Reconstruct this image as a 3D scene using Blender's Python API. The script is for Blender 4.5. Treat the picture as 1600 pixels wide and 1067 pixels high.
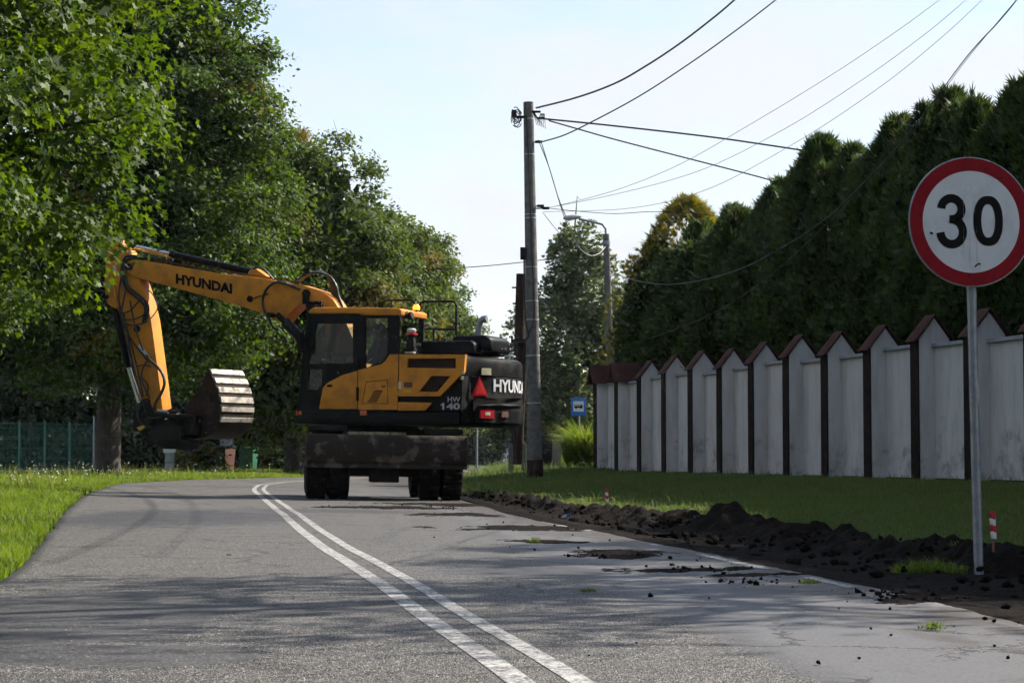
import bpy, bmesh, math, random
import numpy as np
from mathutils import Vector, Matrix, noise as mnoise
from mathutils.geometry import tessellate_polygon

random.seed(7)
RNG = np.random.default_rng(11)
scene = bpy.context.scene
for o in list(bpy.data.objects):
    bpy.data.objects.remove(o)
COL = scene.collection

# ------------------------------------------------------------------ camera
CAM_H, FPX, PITCH = 0.68, 3333.0, math.atan(177.5 / 3333.0)
cam_data = bpy.data.cameras.new('camera')
cam_data.sensor_width = 36.0
cam_data.lens = FPX / 1600.0 * 36.0
cam_data.clip_start = 0.1
cam_data.clip_end = 6000.0
cam = bpy.data.objects.new('camera', cam_data)
COL.objects.link(cam)
cam.location = (0, 0, CAM_H)
cam.rotation_euler = (math.pi / 2 + PITCH, 0, 0)
scene.camera = cam

# ------------------------------------------------------------------ sky, sun, exposure
SUN_AZ = math.radians(28.0)       # measured from +X towards +Y: right and a little ahead
SUN_EL = math.radians(40.0)
world = bpy.data.worlds.new('World')
scene.world = world
world.use_nodes = True
wn, wl = world.node_tree.nodes, world.node_tree.links
wn.clear()
w_out = wn.new('ShaderNodeOutputWorld')
w_bg = wn.new('ShaderNodeBackground')
w_bg.inputs['Strength'].default_value = 0.1
w_sky = wn.new('ShaderNodeTexSky')
w_sky.sky_type = 'NISHITA'
w_sky.sun_disc = False
w_sky.sun_elevation = SUN_EL
w_sky.sun_rotation = math.pi / 2 - SUN_AZ
w_sky.air_density = 1.0
w_sky.dust_density = 0.6
w_tc = wn.new('ShaderNodeTexCoord')
w_map = wn.new('ShaderNodeMapping')
w_map.inputs['Scale'].default_value = (1.6, 1.6, 4.5)
w_map.inputs['Location'].default_value = (0.35, 0.1, 0.2)
w_noise = wn.new('ShaderNodeTexNoise')
w_noise.inputs['Scale'].default_value = 2.2
w_noise.inputs['Detail'].default_value = 6.0
w_noise.inputs['Roughness'].default_value = 0.55
w_ramp = wn.new('ShaderNodeValToRGB')
w_ramp.color_ramp.elements[0].position = 0.40
w_ramp.color_ramp.elements[0].color = (0.28, 0.28, 0.28, 1)
w_ramp.color_ramp.elements[1].position = 0.57
w_ramp.color_ramp.elements[1].color = (0.97, 0.97, 0.97, 1)
w_mix = wn.new('ShaderNodeMix')
w_mix.data_type = 'RGBA'
w_mix.inputs[7].default_value = (4.42, 4.5, 4.75, 1)      # thin bright cloud veil
wl.new(w_tc.outputs['Generated'], w_map.inputs['Vector'])
wl.new(w_map.outputs['Vector'], w_noise.inputs['Vector'])
wl.new(w_noise.outputs['Fac'], w_ramp.inputs['Fac'])
w_sep = wn.new('ShaderNodeSeparateXYZ')
wl.new(w_tc.outputs['Generated'], w_sep.inputs[0])
w_el = wn.new('ShaderNodeMapRange')                        # the veil is thickest low down and thins towards the zenith
w_el.inputs[1].default_value = 0.10; w_el.inputs[2].default_value = 0.75
w_el.inputs[3].default_value = 1.0; w_el.inputs[4].default_value = 0.35
wl.new(w_sep.outputs[2], w_el.inputs[0])
w_mul = wn.new('ShaderNodeMath'); w_mul.operation = 'MULTIPLY'
wl.new(w_ramp.outputs['Color'], w_mul.inputs[0]); wl.new(w_el.outputs[0], w_mul.inputs[1])
w_hz = wn.new('ShaderNodeMapRange')                        # haze whitens the lowest sky all round
w_hz.inputs[1].default_value = 0.02; w_hz.inputs[2].default_value = 0.16
w_hz.inputs[3].default_value = 0.97; w_hz.inputs[4].default_value = 0.0
wl.new(w_sep.outputs[2], w_hz.inputs[0])
w_max = wn.new('ShaderNodeMath'); w_max.operation = 'MAXIMUM'
wl.new(w_mul.outputs[0], w_max.inputs[0]); wl.new(w_hz.outputs[0], w_max.inputs[1])
wl.new(w_max.outputs[0], w_mix.inputs[0])
wl.new(w_sky.outputs['Color'], w_mix.inputs[6])
wl.new(w_mix.outputs[2], w_bg.inputs['Color'])
wl.new(w_bg.outputs['Background'], w_out.inputs['Surface'])

sun_data = bpy.data.lights.new('sun', 'SUN')
sun_data.energy = 5.0
sun_data.angle = math.radians(0.55)
sun_data.color = (1.0, 0.93, 0.82)
sun = bpy.data.objects.new('sun', sun_data)
COL.objects.link(sun)
sd = Vector((math.cos(SUN_EL) * math.cos(SUN_AZ), math.cos(SUN_EL) * math.sin(SUN_AZ), math.sin(SUN_EL)))
sun.rotation_euler = (-sd).to_track_quat('-Z', 'Y').to_euler()
sun.location = (30, 10, 40)

scene.view_settings.view_transform = 'Standard'
scene.view_settings.look = 'None'
scene.view_settings.gamma = 1.0
scene.view_settings.exposure = 1.05
scene.view_settings.use_curve_mapping = False
cy = scene.cycles
cy.use_denoising = True
cy.max_bounces = 4
cy.use_adaptive_sampling = True
cy.adaptive_threshold = 0.025
cy.adaptive_min_samples = 16
cy.use_light_tree = False
cy.diffuse_bounces = 2
cy.glossy_bounces = 2
cy.transmission_bounces = 4
cy.transparent_max_bounces = 8
cy.volume_bounces = 0
cy.sample_clamp_indirect = 6.0
cy.caustics_reflective = False
cy.caustics_refractive = False

# ------------------------------------------------------------------ pixel helpers (survey of the photograph, 1600 x 1067)
FWD = Vector((0, math.cos(PITCH), math.sin(PITCH)))
UP = Vector((0, -math.sin(PITCH), math.cos(PITCH)))
EYE = Vector((0, 0, CAM_H))

def ray(px, py):
    return Vector((1, 0, 0)) * ((px - 800.0) / FPX) + UP * ((533.5 - py) / FPX) + FWD

def at(px, py, Y):
    d = ray(px, py)
    return EYE + d * (Y / d.y)

# ------------------------------------------------------------------ tags and objects
def tag(o, label=None, cat=None, group=None, kind=None):
    if label: o['label'] = label
    if cat: o['category'] = cat
    if group: o['group'] = group
    if kind: o['kind'] = kind
    return o

def empty(name, loc=(0, 0, 0), rz=0.0):
    o = bpy.data.objects.new(name, None)
    o.empty_display_size = 0.2
    COL.objects.link(o)
    o.location = loc
    o.rotation_euler = (0, 0, rz)
    return o

def link(name, me, parent=None):
    o = bpy.data.objects.new(name, me)
    COL.objects.link(o)
    if parent is not None:
        o.parent = parent
    return o

def copy_tree(o, parent=None):
    c = o.copy()
    COL.objects.link(c)
    c.parent = parent
    for ch in list(o.children):
        copy_tree(ch, c)
    return c

class MB:
    """collects shapes; build() links them as one mesh object"""
    def __init__(self):
        self.v, self.f = [], []
    def add(self, vs, fs):
        b = len(self.v)
        self.v += [tuple(p) for p in vs]
        self.f += [tuple(b + i for i in f) for f in fs]
        return self
    def box(self, c, s, R=None):
        x, y, z = s[0] / 2, s[1] / 2, s[2] / 2
        vs = [Vector((a * x, b * y, d * z)) for d in (-1, 1) for b in (-1, 1) for a in (-1, 1)]
        if R is not None:
            vs = [R @ p for p in vs]
        vs = [p + Vector(c) for p in vs]
        return self.add(vs, [(0, 2, 3, 1), (4, 5, 7, 6), (0, 1, 5, 4), (2, 6, 7, 3), (0, 4, 6, 2), (1, 3, 7, 5)])
    def box2(self, a, b):
        return self.box([(a[i] + b[i]) / 2 for i in range(3)], [abs(b[i] - a[i]) for i in range(3)])
    def tube(self, pts, r, n=8, cap=True):
        pts = [Vector(p) for p in pts]
        rs = r if isinstance(r, (list, tuple)) else [r] * len(pts)
        vs, fs = [], []
        prev = None
        for i, p in enumerate(pts):
            if i == 0: t = pts[1] - pts[0]
            elif i == len(pts) - 1: t = pts[-1] - pts[-2]
            else: t = (pts[i + 1] - pts[i]).normalized() + (pts[i] - pts[i - 1]).normalized()
            t = t.normalized() if t.length > 1e-9 else Vector((0, 0, 1))
            if prev is None:
                a = Vector((0, 0, 1)) if abs(t.z) < 0.9 else Vector((1, 0, 0))
                u = t.cross(a).normalized()
            else:
                u = (prev - t * prev.dot(t)).normalized()
            prev = u
            w = t.cross(u)
            for k in range(n):
                an = 2 * math.pi * k / n
                vs.append(p + (u * math.cos(an) + w * math.sin(an)) * rs[i])
        for i in range(len(pts) - 1):
            for k in range(n):
                k2 = (k + 1) % n
                fs.append((i * n + k, i * n + k2, (i + 1) * n + k2, (i + 1) * n + k))
        if cap:
            fs.append(tuple(range(n - 1, -1, -1)))
            fs.append(tuple((len(pts) - 1) * n + k for k in range(n)))
        return self.add(vs, fs)
    def prism(self, poly, holes, fn, d0, d1):
        """poly / holes: 2-d outlines; fn(u, v, d) -> 3-d point; extruded from d0 to d1"""
        loops = [poly] + list(holes)
        flat = [p for l in loops for p in l]
        tris = tessellate_polygon([[Vector((p[0], p[1], 0)) for p in l] for l in loops])
        n = len(flat)
        vs = [fn(p[0], p[1], d0) for p in flat] + [fn(p[0], p[1], d1) for p in flat]
        fs = []
        if not holes:
            fs.append(tuple(range(n)))
            fs.append(tuple(range(2 * n - 1, n - 1, -1)))
        else:
            for t in tris:
                fs.append(tuple(t))
                fs.append(tuple(n + i for i in reversed(t)))
        b = 0
        for l in loops:
            m = len(l)
            for i in range(m):
                j = (i + 1) % m
                fs.append((b + i, b + j, n + b + j, n + b + i))
            b += m
        return self.add(vs, fs)
    def lathe(self, prof, fn, n=24, closed=False):
        """prof: (r, h) list; fn(x, y, h) -> point"""
        vs, fs = [], []
        for (r, h) in prof:
            for k in range(n):
                a = 2 * math.pi * k / n
                vs.append(fn(r * math.cos(a), r * math.sin(a), h))
        m = len(prof)
        for i in range(m - (0 if closed else 1)):
            i2 = (i + 1) % m
            for k in range(n):
                k2 = (k + 1) % n
                fs.append((i * n + k, i * n + k2, i2 * n + k2, i2 * n + k))
        if not closed:
            fs.append(tuple(range(n - 1, -1, -1)))
            fs.append(tuple((m - 1) * n + k for k in range(n)))
        return self.add(vs, fs)
    def mesh(self, name, mat=None, smooth=True, bevel=0.0, segs=2, xf=None, angle=38):
        bm = bmesh.new()
        bv = [bm.verts.new(xf @ Vector(p) if xf is not None else p) for p in self.v]
        for f in self.f:
            try:
                bm.faces.new([bv[i] for i in f])
            except ValueError:
                pass
        bmesh.ops.recalc_face_normals(bm, faces=bm.faces)
        if bevel > 0:
            es = [e for e in bm.edges if len(e.link_faces) == 2 and e.calc_face_angle(0) > math.radians(28)]
            bmesh.ops.bevel(bm, geom=es, offset=bevel, segments=segs, profile=0.6, affect='EDGES', clamp_overlap=True)
        me = bpy.data.meshes.new(name)
        bm.to_mesh(me)
        bm.free()
        if smooth:
            me.shade_smooth()
            me.set_sharp_from_angle(angle=math.radians(angle))
        if mat: me.materials.append(mat)
        return me
    def build(self, name, mat, parent=None, **k):
        return link(name, self.mesh(name, mat, **k), parent)

def np_mesh(name, V, sizes, loops, mat, col=None, smooth=False):
    me = bpy.data.meshes.new(name)
    V = np.ascontiguousarray(V, dtype=np.float32)
    me.vertices.add(len(V))
    me.vertices.foreach_set('co', V.ravel())
    me.loops.add(len(loops))
    me.loops.foreach_set('vertex_index', np.asarray(loops, dtype=np.int32))
    sizes = np.asarray(sizes, dtype=np.int32)
    st = np.concatenate(([0], np.cumsum(sizes)[:-1])).astype(np.int32)
    me.polygons.add(len(sizes))
    me.polygons.foreach_set('loop_start', st)
    if smooth:
        me.polygons.foreach_set('use_smooth', np.ones(len(sizes), dtype=bool))
    me.update(calc_edges=True)
    if col is not None:
        a = me.color_attributes.new('tint', 'FLOAT_COLOR', 'POINT')
        a.data.foreach_set('color', np.ascontiguousarray(col, dtype=np.float32).ravel())
    if mat: me.materials.append(mat)
    return me

def scatter(name, tmpl, faces, C, N, S, tint, mat, T=None, rng=RNG):
    """copies of a flat leaf template (k,3) at centres C with normals N, sizes S"""
    C = np.asarray(C, float); N = np.asarray(N, float)
    n = len(C)
    N = N / np.maximum(np.linalg.norm(N, axis=1, keepdims=True), 1e-6)
    if T is None:
        T = rng.normal(size=(n, 3))
    T = T - N * np.sum(T * N, axis=1, keepdims=True)
    T = T / np.maximum(np.linalg.norm(T, axis=1, keepdims=True), 1e-6)
    B = np.cross(N, T)
    tm = np.asarray(tmpl, float)
    k = len(tm)
    S = np.asarray(S, float)[:, None, None]
    V = C[:, None, :] + S * (tm[None, :, 0:1] * T[:, None, :] + tm[None, :, 1:2] * B[:, None, :] + tm[None, :, 2:3] * N[:, None, :])
    V = V.reshape(-1, 3)
    fl = np.concatenate([np.asarray(f) for f in faces])
    sz = np.array([len(f) for f in faces])
    loops = (np.arange(n)[:, None] * k + fl[None, :]).ravel()
    sizes = np.tile(sz, n)
    col = np.repeat(np.asarray(tint, float), k, axis=0)
    return np_mesh(name, V, sizes, loops, mat, col)

# ------------------------------------------------------------------ materials
def new_mat(name):
    m = bpy.data.materials.new(name)
    m.use_nodes = True
    nt = m.node_tree
    return m, nt.nodes, nt.links, nt.nodes['Principled BSDF']

def NN(nodes, kind, **kw):
    n = nodes.new(kind)
    for k, v in kw.items():
        if k in n.inputs.keys():
            n.inputs[k].default_value = v
        else:
            setattr(n, k, v)
    return n

def math_node(n, l, op, a, b=None, c=None, clamp=False):
    m = n.new('ShaderNodeMath')
    m.operation = op
    m.use_clamp = clamp
    for i, x in enumerate((a, b, c)):
        if x is None: continue
        if isinstance(x, (int, float)): m.inputs[i].default_value = x
        else: l.new(x, m.inputs[i])
    return m.outputs[0]

def mixc(n, l, f, a, b):
    m = n.new('ShaderNodeMix')
    m.data_type = 'RGBA'
    for i, x in ((0, f), (6, a), (7, b)):
        if isinstance(x, (int, float)): m.inputs[i].default_value = x
        elif isinstance(x, tuple): m.inputs[i].default_value = (*x, 1) if len(x) == 3 else x
        else: l.new(x, m.inputs[i])
    return m.outputs[2]

def ramp(n, l, x, p0, p1, c0=0.0, c1=1.0):
    m = n.new('ShaderNodeMapRange')
    m.inputs[1].default_value = p0; m.inputs[2].default_value = p1
    m.inputs[3].default_value = c0; m.inputs[4].default_value = c1
    m.interpolation_type = 'SMOOTHSTEP'
    l.new(x, m.inputs[0])
    return m.outputs[0]

def noise_tex(n, l, scale, detail=4, rough=0.55, vec=None, dist=0.0):
    t = NN(n, 'ShaderNodeTexNoise', Scale=scale, Detail=detail, Roughness=rough, Distortion=dist)
    if vec is None:
        vec = n.new('ShaderNodeTexCoord').outputs['Object']
    l.new(vec, t.inputs['Vector'])
    return t.outputs['Fac']

def bump(n, l, bsdf, h, strength=0.3, dist=0.01):
    b = NN(n, 'ShaderNodeBump', Strength=strength, Distance=dist)
    l.new(h, b.inputs['Height'])
    l.new(b.outputs[0], bsdf.inputs['Normal'])

def surf(name, col, rough=0.5, metal=0.0, col2=None, scale=6.0, amount=0.5, bumps=0.0, bscale=60.0, spec=0.5, lo=0.42, hi=0.68, coat=0.0):
    """paint / metal / plaster with uneven second tone (dirt, wear) and fine relief"""
    m, n, l, b = new_mat(name)
    b.inputs['Roughness'].default_value = rough
    b.inputs['Metallic'].default_value = metal
    b.inputs['Specular IOR Level'].default_value = spec
    b.inputs['Coat Weight'].default_value = coat
    if col2 is None:
        col2 = tuple(c * 0.6 for c in col)
    f = noise_tex(n, l, scale, 6, 0.62)
    f = ramp(n, l, f, lo, hi, 0.0, amount)
    c = mixc(n, l, f, col, col2)
    l.new(c, b.inputs['Base Color'])
    r = math_node(n, l, 'ADD', math_node(n, l, 'MULTIPLY', f, 0.35), rough, clamp=True)
    l.new(r, b.inputs['Roughness'])
    if bumps > 0:
        bump(n, l, b, noise_tex(n, l, bscale, 4, 0.6), bumps, 0.01)
    return m

def leaf_mat(name, dark, light, autumn=(0.28, 0.17, 0.03), trans=0.4, rough=0.42, spec=0.45, tcol=None):
    m, n, l, b = new_mat(name)
    at_ = NN(n, 'ShaderNodeAttribute', attribute_name='tint')
    sep = n.new('ShaderNodeSeparateColor')
    l.new(at_.outputs['Color'], sep.inputs[0])
    c = mixc(n, l, sep.outputs[0], dark, light)
    c = mixc(n, l, sep.outputs[1], c, autumn)
    l.new(c, b.inputs['Base Color'])
    b.inputs['Roughness'].default_value = rough
    b.inputs['Specular IOR Level'].default_value = spec
    t = n.new('ShaderNodeBsdfTranslucent')
    hs = NN(n, 'ShaderNodeHueSaturation', Hue=0.485, Saturation=1.1, Value=1.7)
    l.new(c, hs.inputs['Color'])
    l.new(hs.outputs[0], t.inputs['Color'])
    mx = n.new('ShaderNodeMixShader')
    mx.inputs[0].default_value = trans
    l.new(b.outputs[0], mx.inputs[1]); l.new(t.outputs[0], mx.inputs[2])
    l.new(mx.outputs[0], n['Material Output'].inputs['Surface'])
    return m

M = {}
M['orange'] = surf('excavator_orange', (0.64, 0.245, 0.022), 0.48, col2=(0.30, 0.135, 0.04), scale=4.0, amount=0.6, bumps=0.03, spec=0.22)
M['black_paint'] = surf('excavator_black_paint', (0.005, 0.0055, 0.0065), 0.42, col2=(0.022, 0.021, 0.019), scale=4.0, amount=0.4, spec=0.14)
M['black_matt'] = surf('black_matt_steel', (0.006, 0.006, 0.006), 0.65, col2=(0.024, 0.020, 0.016), scale=7.0, amount=0.6, bumps=0.15, spec=0.2)
M['rubber'] = surf('tyre_rubber', (0.006, 0.006, 0.006), 0.85, col2=(0.022, 0.019, 0.016), scale=5.0, amount=0.5, bumps=0.3, bscale=40, spec=0.15)
M['hose'] = surf('hose_rubber', (0.012, 0.012, 0.013), 0.45, col2=(0.04, 0.036, 0.03), scale=20, amount=0.5)
M['muddy_steel'] = surf('muddy_blade_steel', (0.034, 0.027, 0.022), 0.8, col2=(0.135, 0.11, 0.09), scale=3.6, amount=0.85, bumps=0.5, bscale=24, lo=0.50, hi=0.60, spec=0.15)
M['dusty_steel'] = surf('dusty_steel', (0.36, 0.30, 0.19), 0.8, col2=(0.12, 0.10, 0.07), scale=14.0, amount=0.8, bumps=0.4, bscale=30)
M['bucket_steel'] = surf('bucket_steel', (0.018, 0.015, 0.013), 0.75, spec=0.15, col2=(0.06, 0.045, 0.035), scale=6.0, amount=0.7, bumps=0.4, bscale=30)
M['worn_steel'] = surf('worn_bright_steel', (0.42, 0.385, 0.33), 0.6, metal=0.2, col2=(0.16, 0.125, 0.095), scale=7.0, amount=0.9, bumps=0.3)
M['chrome'] = surf('cylinder_rod_chrome', (0.62, 0.63, 0.65), 0.18, metal=0.9, col2=(0.4, 0.4, 0.4), amount=0.3)
M['white_print'] = surf('white_print', (0.62, 0.63, 0.64), 0.5, col2=(0.4, 0.4, 0.4), scale=10, amount=0.3)
M['grey_print'] = surf('grey_print', (0.38, 0.38, 0.39), 0.5, amount=0.2)
M['black_print'] = surf('black_print', (0.005, 0.005, 0.005), 0.6, amount=0.2, spec=0.12)
M['label_cream'] = surf('label_cream', (0.55, 0.50, 0.33), 0.5, amount=0.3)
M['label_yellow'] = surf('label_yellow', (0.60, 0.38, 0.03), 0.5, amount=0.3)
M['seat'] = surf('seat_cloth', (0.014, 0.014, 0.015), 0.85, amount=0.3)
M['concrete'] = surf('pole_concrete', (0.15, 0.145, 0.135), 0.9, spec=0.15, col2=(0.07, 0.067, 0.063), scale=7.0, amount=0.8, bumps=0.35, bscale=35)
M['pole_wood'] = surf('pole_wood', (0.042, 0.026, 0.021), 0.85, spec=.1, col2=(0.018, 0.012, 0.010), scale=9.0, amount=0.8, bumps=0.4)
M['galv'] = surf('galvanised_steel', (0.26, 0.28, 0.31), 0.42, metal=0.55, col2=(0.17, 0.18, 0.20), scale=12, amount=0.6)
M['galv_light'] = surf('light_galvanised', (0.46, 0.47, 0.48), 0.5, metal=0.2, col2=(0.3, 0.3, 0.3), scale=8, amount=0.5)
M['sign_red'] = surf('sign_red', (0.26, 0.006, 0.014), 0.5, spec=0.12, col2=(0.17, 0.006, 0.012), scale=9, amount=0.4)
M['sign_white'] = surf('sign_white', (0.66, 0.66, 0.69), 0.5, spec=0.15, col2=(0.47, 0.47, 0.49), scale=7, amount=0.5)
M['sign_blue'] = surf('sign_blue', (0.02, 0.13, 0.50), 0.4, col2=(0.02, 0.10, 0.4), scale=8, amount=0.4)
M['cable'] = surf('cable_black', (0.015, 0.015, 0.016), 0.6, amount=0.2)
M['cable_grey'] = surf('cable_grey', (0.22, 0.22, 0.23), 0.5, amount=0.2)
M['wall_brown'] = surf('brown_strip', (0.017, 0.010, 0.009), 0.8, spec=0.15, col2=(0.008, 0.006, 0.006), scale=8, amount=0.6, bumps=0.2)
M['roof_red'] = surf('red_cap_tile', (0.070, 0.030, 0.024), 0.8, spec=0.15, col2=(0.05, 0.024, 0.021), scale=5, amount=0.7, bumps=0.2)
M['cap_grey'] = surf('cap_grey', (0.26, 0.28, 0.32), 0.6, col2=(0.2, 0.2, 0.21), scale=9, amount=0.6)
M['fence_green'] = surf('fence_green', (0.03, 0.17, 0.125), 0.5, col2=(0.02, 0.12, 0.09), amount=0.4)
M['bin_green'] = surf('bin_green', (0.018, 0.105, 0.055), 0.5, amount=0.3)
M['bin_brown'] = surf('bin_brown', (0.10, 0.034, 0.022), 0.55, amount=0.3)
M['bin_black'] = surf('bin_black', (0.010, 0.011, 0.013), 0.6, amount=0.3, spec=0.12)
M['bark'] = surf('bark', (0.050, 0.042, 0.034), 0.9, col2=(0.022, 0.019, 0.016), scale=14, amount=0.9, bumps=0.8, bscale=18)
M['birch_bark'] = surf('birch_bark', (0.42, 0.41, 0.38), 0.8, col2=(0.05, 0.045, 0.04), scale=5, amount=0.9)
M['skin'] = surf('skin', (0.42, 0.24, 0.17), 0.55, amount=0.2)
M['cloth_dark'] = surf('dark_clothes', (0.018, 0.02, 0.026), 0.9, amount=0.3)
M['cloth_blue'] = surf('pale_blue_clothes', (0.30, 0.38, 0.58), 0.9, amount=0.2)
M['hair'] = surf('dark_hair', (0.012, 0.010, 0.009), 0.7, amount=0.2)
M['white_paint'] = surf('white_metal_paint', (0.72, 0.72, 0.70), 0.4, amount=0.2)
M['stake_red'] = surf('tape_red', (0.46, 0.02, 0.03), 0.5, amount=0.2)
M['stake_wood'] = surf('stake_wood', (0.20, 0.10, 0.06), 0.8, amount=0.4)
M['plastic_blue'] = surf('packaging_blue', (0.10, 0.30, 0.62), 0.35, amount=0.2)
M['stone_grey'] = surf('pale_stone', (0.30, 0.33, 0.36), 0.8, col2=(0.2, 0.21, 0.22), amount=0.5)
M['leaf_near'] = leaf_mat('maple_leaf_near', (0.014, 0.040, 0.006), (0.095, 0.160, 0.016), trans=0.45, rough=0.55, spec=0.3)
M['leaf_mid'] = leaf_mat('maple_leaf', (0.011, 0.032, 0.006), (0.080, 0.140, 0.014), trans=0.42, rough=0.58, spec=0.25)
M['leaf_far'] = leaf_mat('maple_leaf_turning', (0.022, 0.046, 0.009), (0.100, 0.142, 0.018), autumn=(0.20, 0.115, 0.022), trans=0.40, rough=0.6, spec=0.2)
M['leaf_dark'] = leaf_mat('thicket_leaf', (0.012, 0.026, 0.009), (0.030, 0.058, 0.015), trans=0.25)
M['thuja'] = leaf_mat('thuja_foliage', (0.010, 0.024, 0.008), (0.062, 0.100, 0.022), trans=0.36, rough=0.6, spec=0.25)
M['thuja_gold'] = leaf_mat('golden_conifer_foliage', (0.07, 0.085, 0.014), (0.30, 0.25, 0.025), trans=0.3, rough=0.6, spec=0.25)
M['birch_leaf'] = leaf_mat('birch_leaf', (0.060, 0.085, 0.036), (0.150, 0.185, 0.075), trans=0.35)
M['grass'] = leaf_mat('verge_grass', (0.048, 0.100, 0.012), (0.140, 0.210, 0.024), autumn=(0.33, 0.27, 0.10), trans=0.48, rough=0.55, spec=0.3)
M['lawn'] = leaf_mat('lawn_grass', (0.050, 0.086, 0.024), (0.120, 0.168, 0.046), autumn=(0.22, 0.18, 0.07), trans=0.38, rough=0.6, spec=0.25)
M['weed'] = leaf_mat('weed_leaf', (0.05, 0.10, 0.015), (0.12, 0.18, 0.03), trans=0.35)
M['flower'] = surf('flower_white', (0.70, 0.70, 0.62), 0.8, amount=0.2)

def glass_mat(name, tint, rough=0.03, mixw=0.12):
    m, n, l, b = new_mat(name)
    n.remove(b)
    tr = n.new('ShaderNodeBsdfTransparent')
    tr.inputs[0].default_value = (*tint, 1)
    gl = n.new('ShaderNodeBsdfGlossy')
    gl.inputs['Roughness'].default_value = rough
    fr = n.new('ShaderNodeFresnel')
    fr.inputs[0].default_value = 1.45
    mx = n.new('ShaderNodeMixShader')
    l.new(math_node(n, l, 'MULTIPLY', fr.outputs[0], 0.5), mx.inputs[0])
    l.new(tr.outputs[0], mx.inputs[1]); l.new(gl.outputs[0], mx.inputs[2])
    l.new(mx.outputs[0], n['Material Output'].inputs['Surface'])
    return m
M['glass'] = glass_mat('tinted_cab_glass', (0.50, 0.60, 0.60))

def lamp_mat(name, col, strength):
    m, n, l, b = new_mat(name)
    b.inputs['Base Color'].default_value = (*col, 1)
    b.inputs['Roughness'].default_value = 0.3
    b.inputs['Emission Color'].default_value = (*col, 1)
    b.inputs['Emission Strength'].default_value = strength
    return m
M['lamp_red'] = lamp_mat('tail_light_red', (0.42, 0.010, 0.016), 0.06)
M['reflector_red'] = lamp_mat('reflector_triangle_red', (0.72, 0.035, 0.035), 0.0)
M['beacon'] = lamp_mat('beacon_amber', (1.0, 0.28, 0.02), 1.4)
M['marker_orange'] = lamp_mat('marker_orange', (0.55, 0.10, 0.03), 0.0)

# ------------------------------------------------------------------ road and terrain functions
def curve_fn(tab):
    ys = np.array([p[0] for p in tab], float); xs = np.array([p[1] for p in tab], float)
    fy = np.arange(-60, 400.01, 0.25)
    fx = np.interp(fy, ys, xs)
    k = np.exp(-0.5 * (np.arange(-12, 13) / 5.0) ** 2); k /= k.sum()
    fx = np.convolve(np.pad(fx, 12, mode='edge'), k, mode='valid')
    return lambda Y: np.interp(Y, fy, fx)

XC = curve_fn([(-60, 9), (0, 0.95), (6.37, 0.14), (7.84, -0.10), (12, -0.70), (16.3, -1.38), (25.5, -2.675), (34.9, -4.0), (42, -4.99),
               (49.3, -5.75), (55, -5.75), (61, -5.0), (68, -4.0), (76, -3.2), (90, -2.0), (110, -0.4), (140, 2.6), (400, 40)])
XL = curve_fn([(-60, 6), (0, -2.1), (6, -2.3), (11.7, -2.73), (16.3, -3.6), (25.5, -5.3), (34.9, -6.96), (46.2, -8.6), (51.5, -8.75),
               (56.6, -8.2), (60.3, -7.1), (66, -5.9), (72, -5.1), (80, -4.4), (100, -3.2), (140, 0.0), (400, 37)])
XR = curve_fn([(-60, 12), (0, 2.7), (6.5, 2.25), (9.48, 2.02), (12, 1.71), (18.1, 0.98), (25, 0.2), (33.3, -0.55), (42, -1.4), (52, -1.9),
               (62, -1.7), (75, -0.7), (100, 0.7), (140, 5.2), (400, 43)])
WALL_T = Vector((-0.219, 1.0, 0)).normalized()
WALL_N = Vector((-WALL_T.y, WALL_T.x, 0))            # towards the road
def wall_x(Y): return 13.66 - 0.219 * Y

def sstep(a, b, x):
    t = np.clip((x - a) / (b - a), 0, 1)
    return t * t * (3 - 2 * t)

def z_road(X, Y):
    s = sstep(15, 26, Y) * (1 - sstep(60, 90, Y))
    return -0.015 * (X - XC(Y)) * s

SOIL_R = lambda Y: np.interp(Y, [2, 8, 14.5, 20, 28, 36, 44], [2.4, 2.3, 1.75, 1.15, 0.7, 0.5, 0.3])
SOIL_H = lambda Y: np.interp(Y, [2, 8, 12, 14.5, 16.2, 18.5, 20.5, 24, 28, 36, 44], [0.03, 0.02, 0.02, 0.03, 0.02, 0.02, 0.04, 0.02, 0.0, 0.0, 0.0])

def z_lawn(X, Y):
    xr, wx = XR(Y), wall_x(Y)
    soil = np.where((Y < 42), SOIL_R(Y), 0.3)
    t = (X - xr - soil * 0.6) / np.maximum(wx - xr - soil * 0.6, 1.0)
    z = 0.02 + 0.26 * sstep(0.0, 0.95, t)
    return z

def ground(X, Y):
    X = np.asarray(X, float); Y = np.asarray(Y, float)
    xl, xr = XL(Y), XR(Y)
    zr = z_lawn(X, Y)
    d = xl - X
    zl = z_road(xl, Y) + 0.03 * sstep(0, 0.6, d) + 0.05 * sstep(0.5, 4, d)
    z = np.where(X > xr, zr, zl)
    z = np.where((X <= xr) & (X >= xl), z_road(X, Y) - 0.10, z)
    strip = (X > xr) & (X < xr + SOIL_R(Y) + 0.1) & (Y < 42) & (Y > 2)
    z = np.where(strip, -0.22, z)
    far = sstep(110, 220, np.hypot(X, Y))
    return z * (1 - far)

def gz(X, Y): return float(ground(X, Y))

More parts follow.
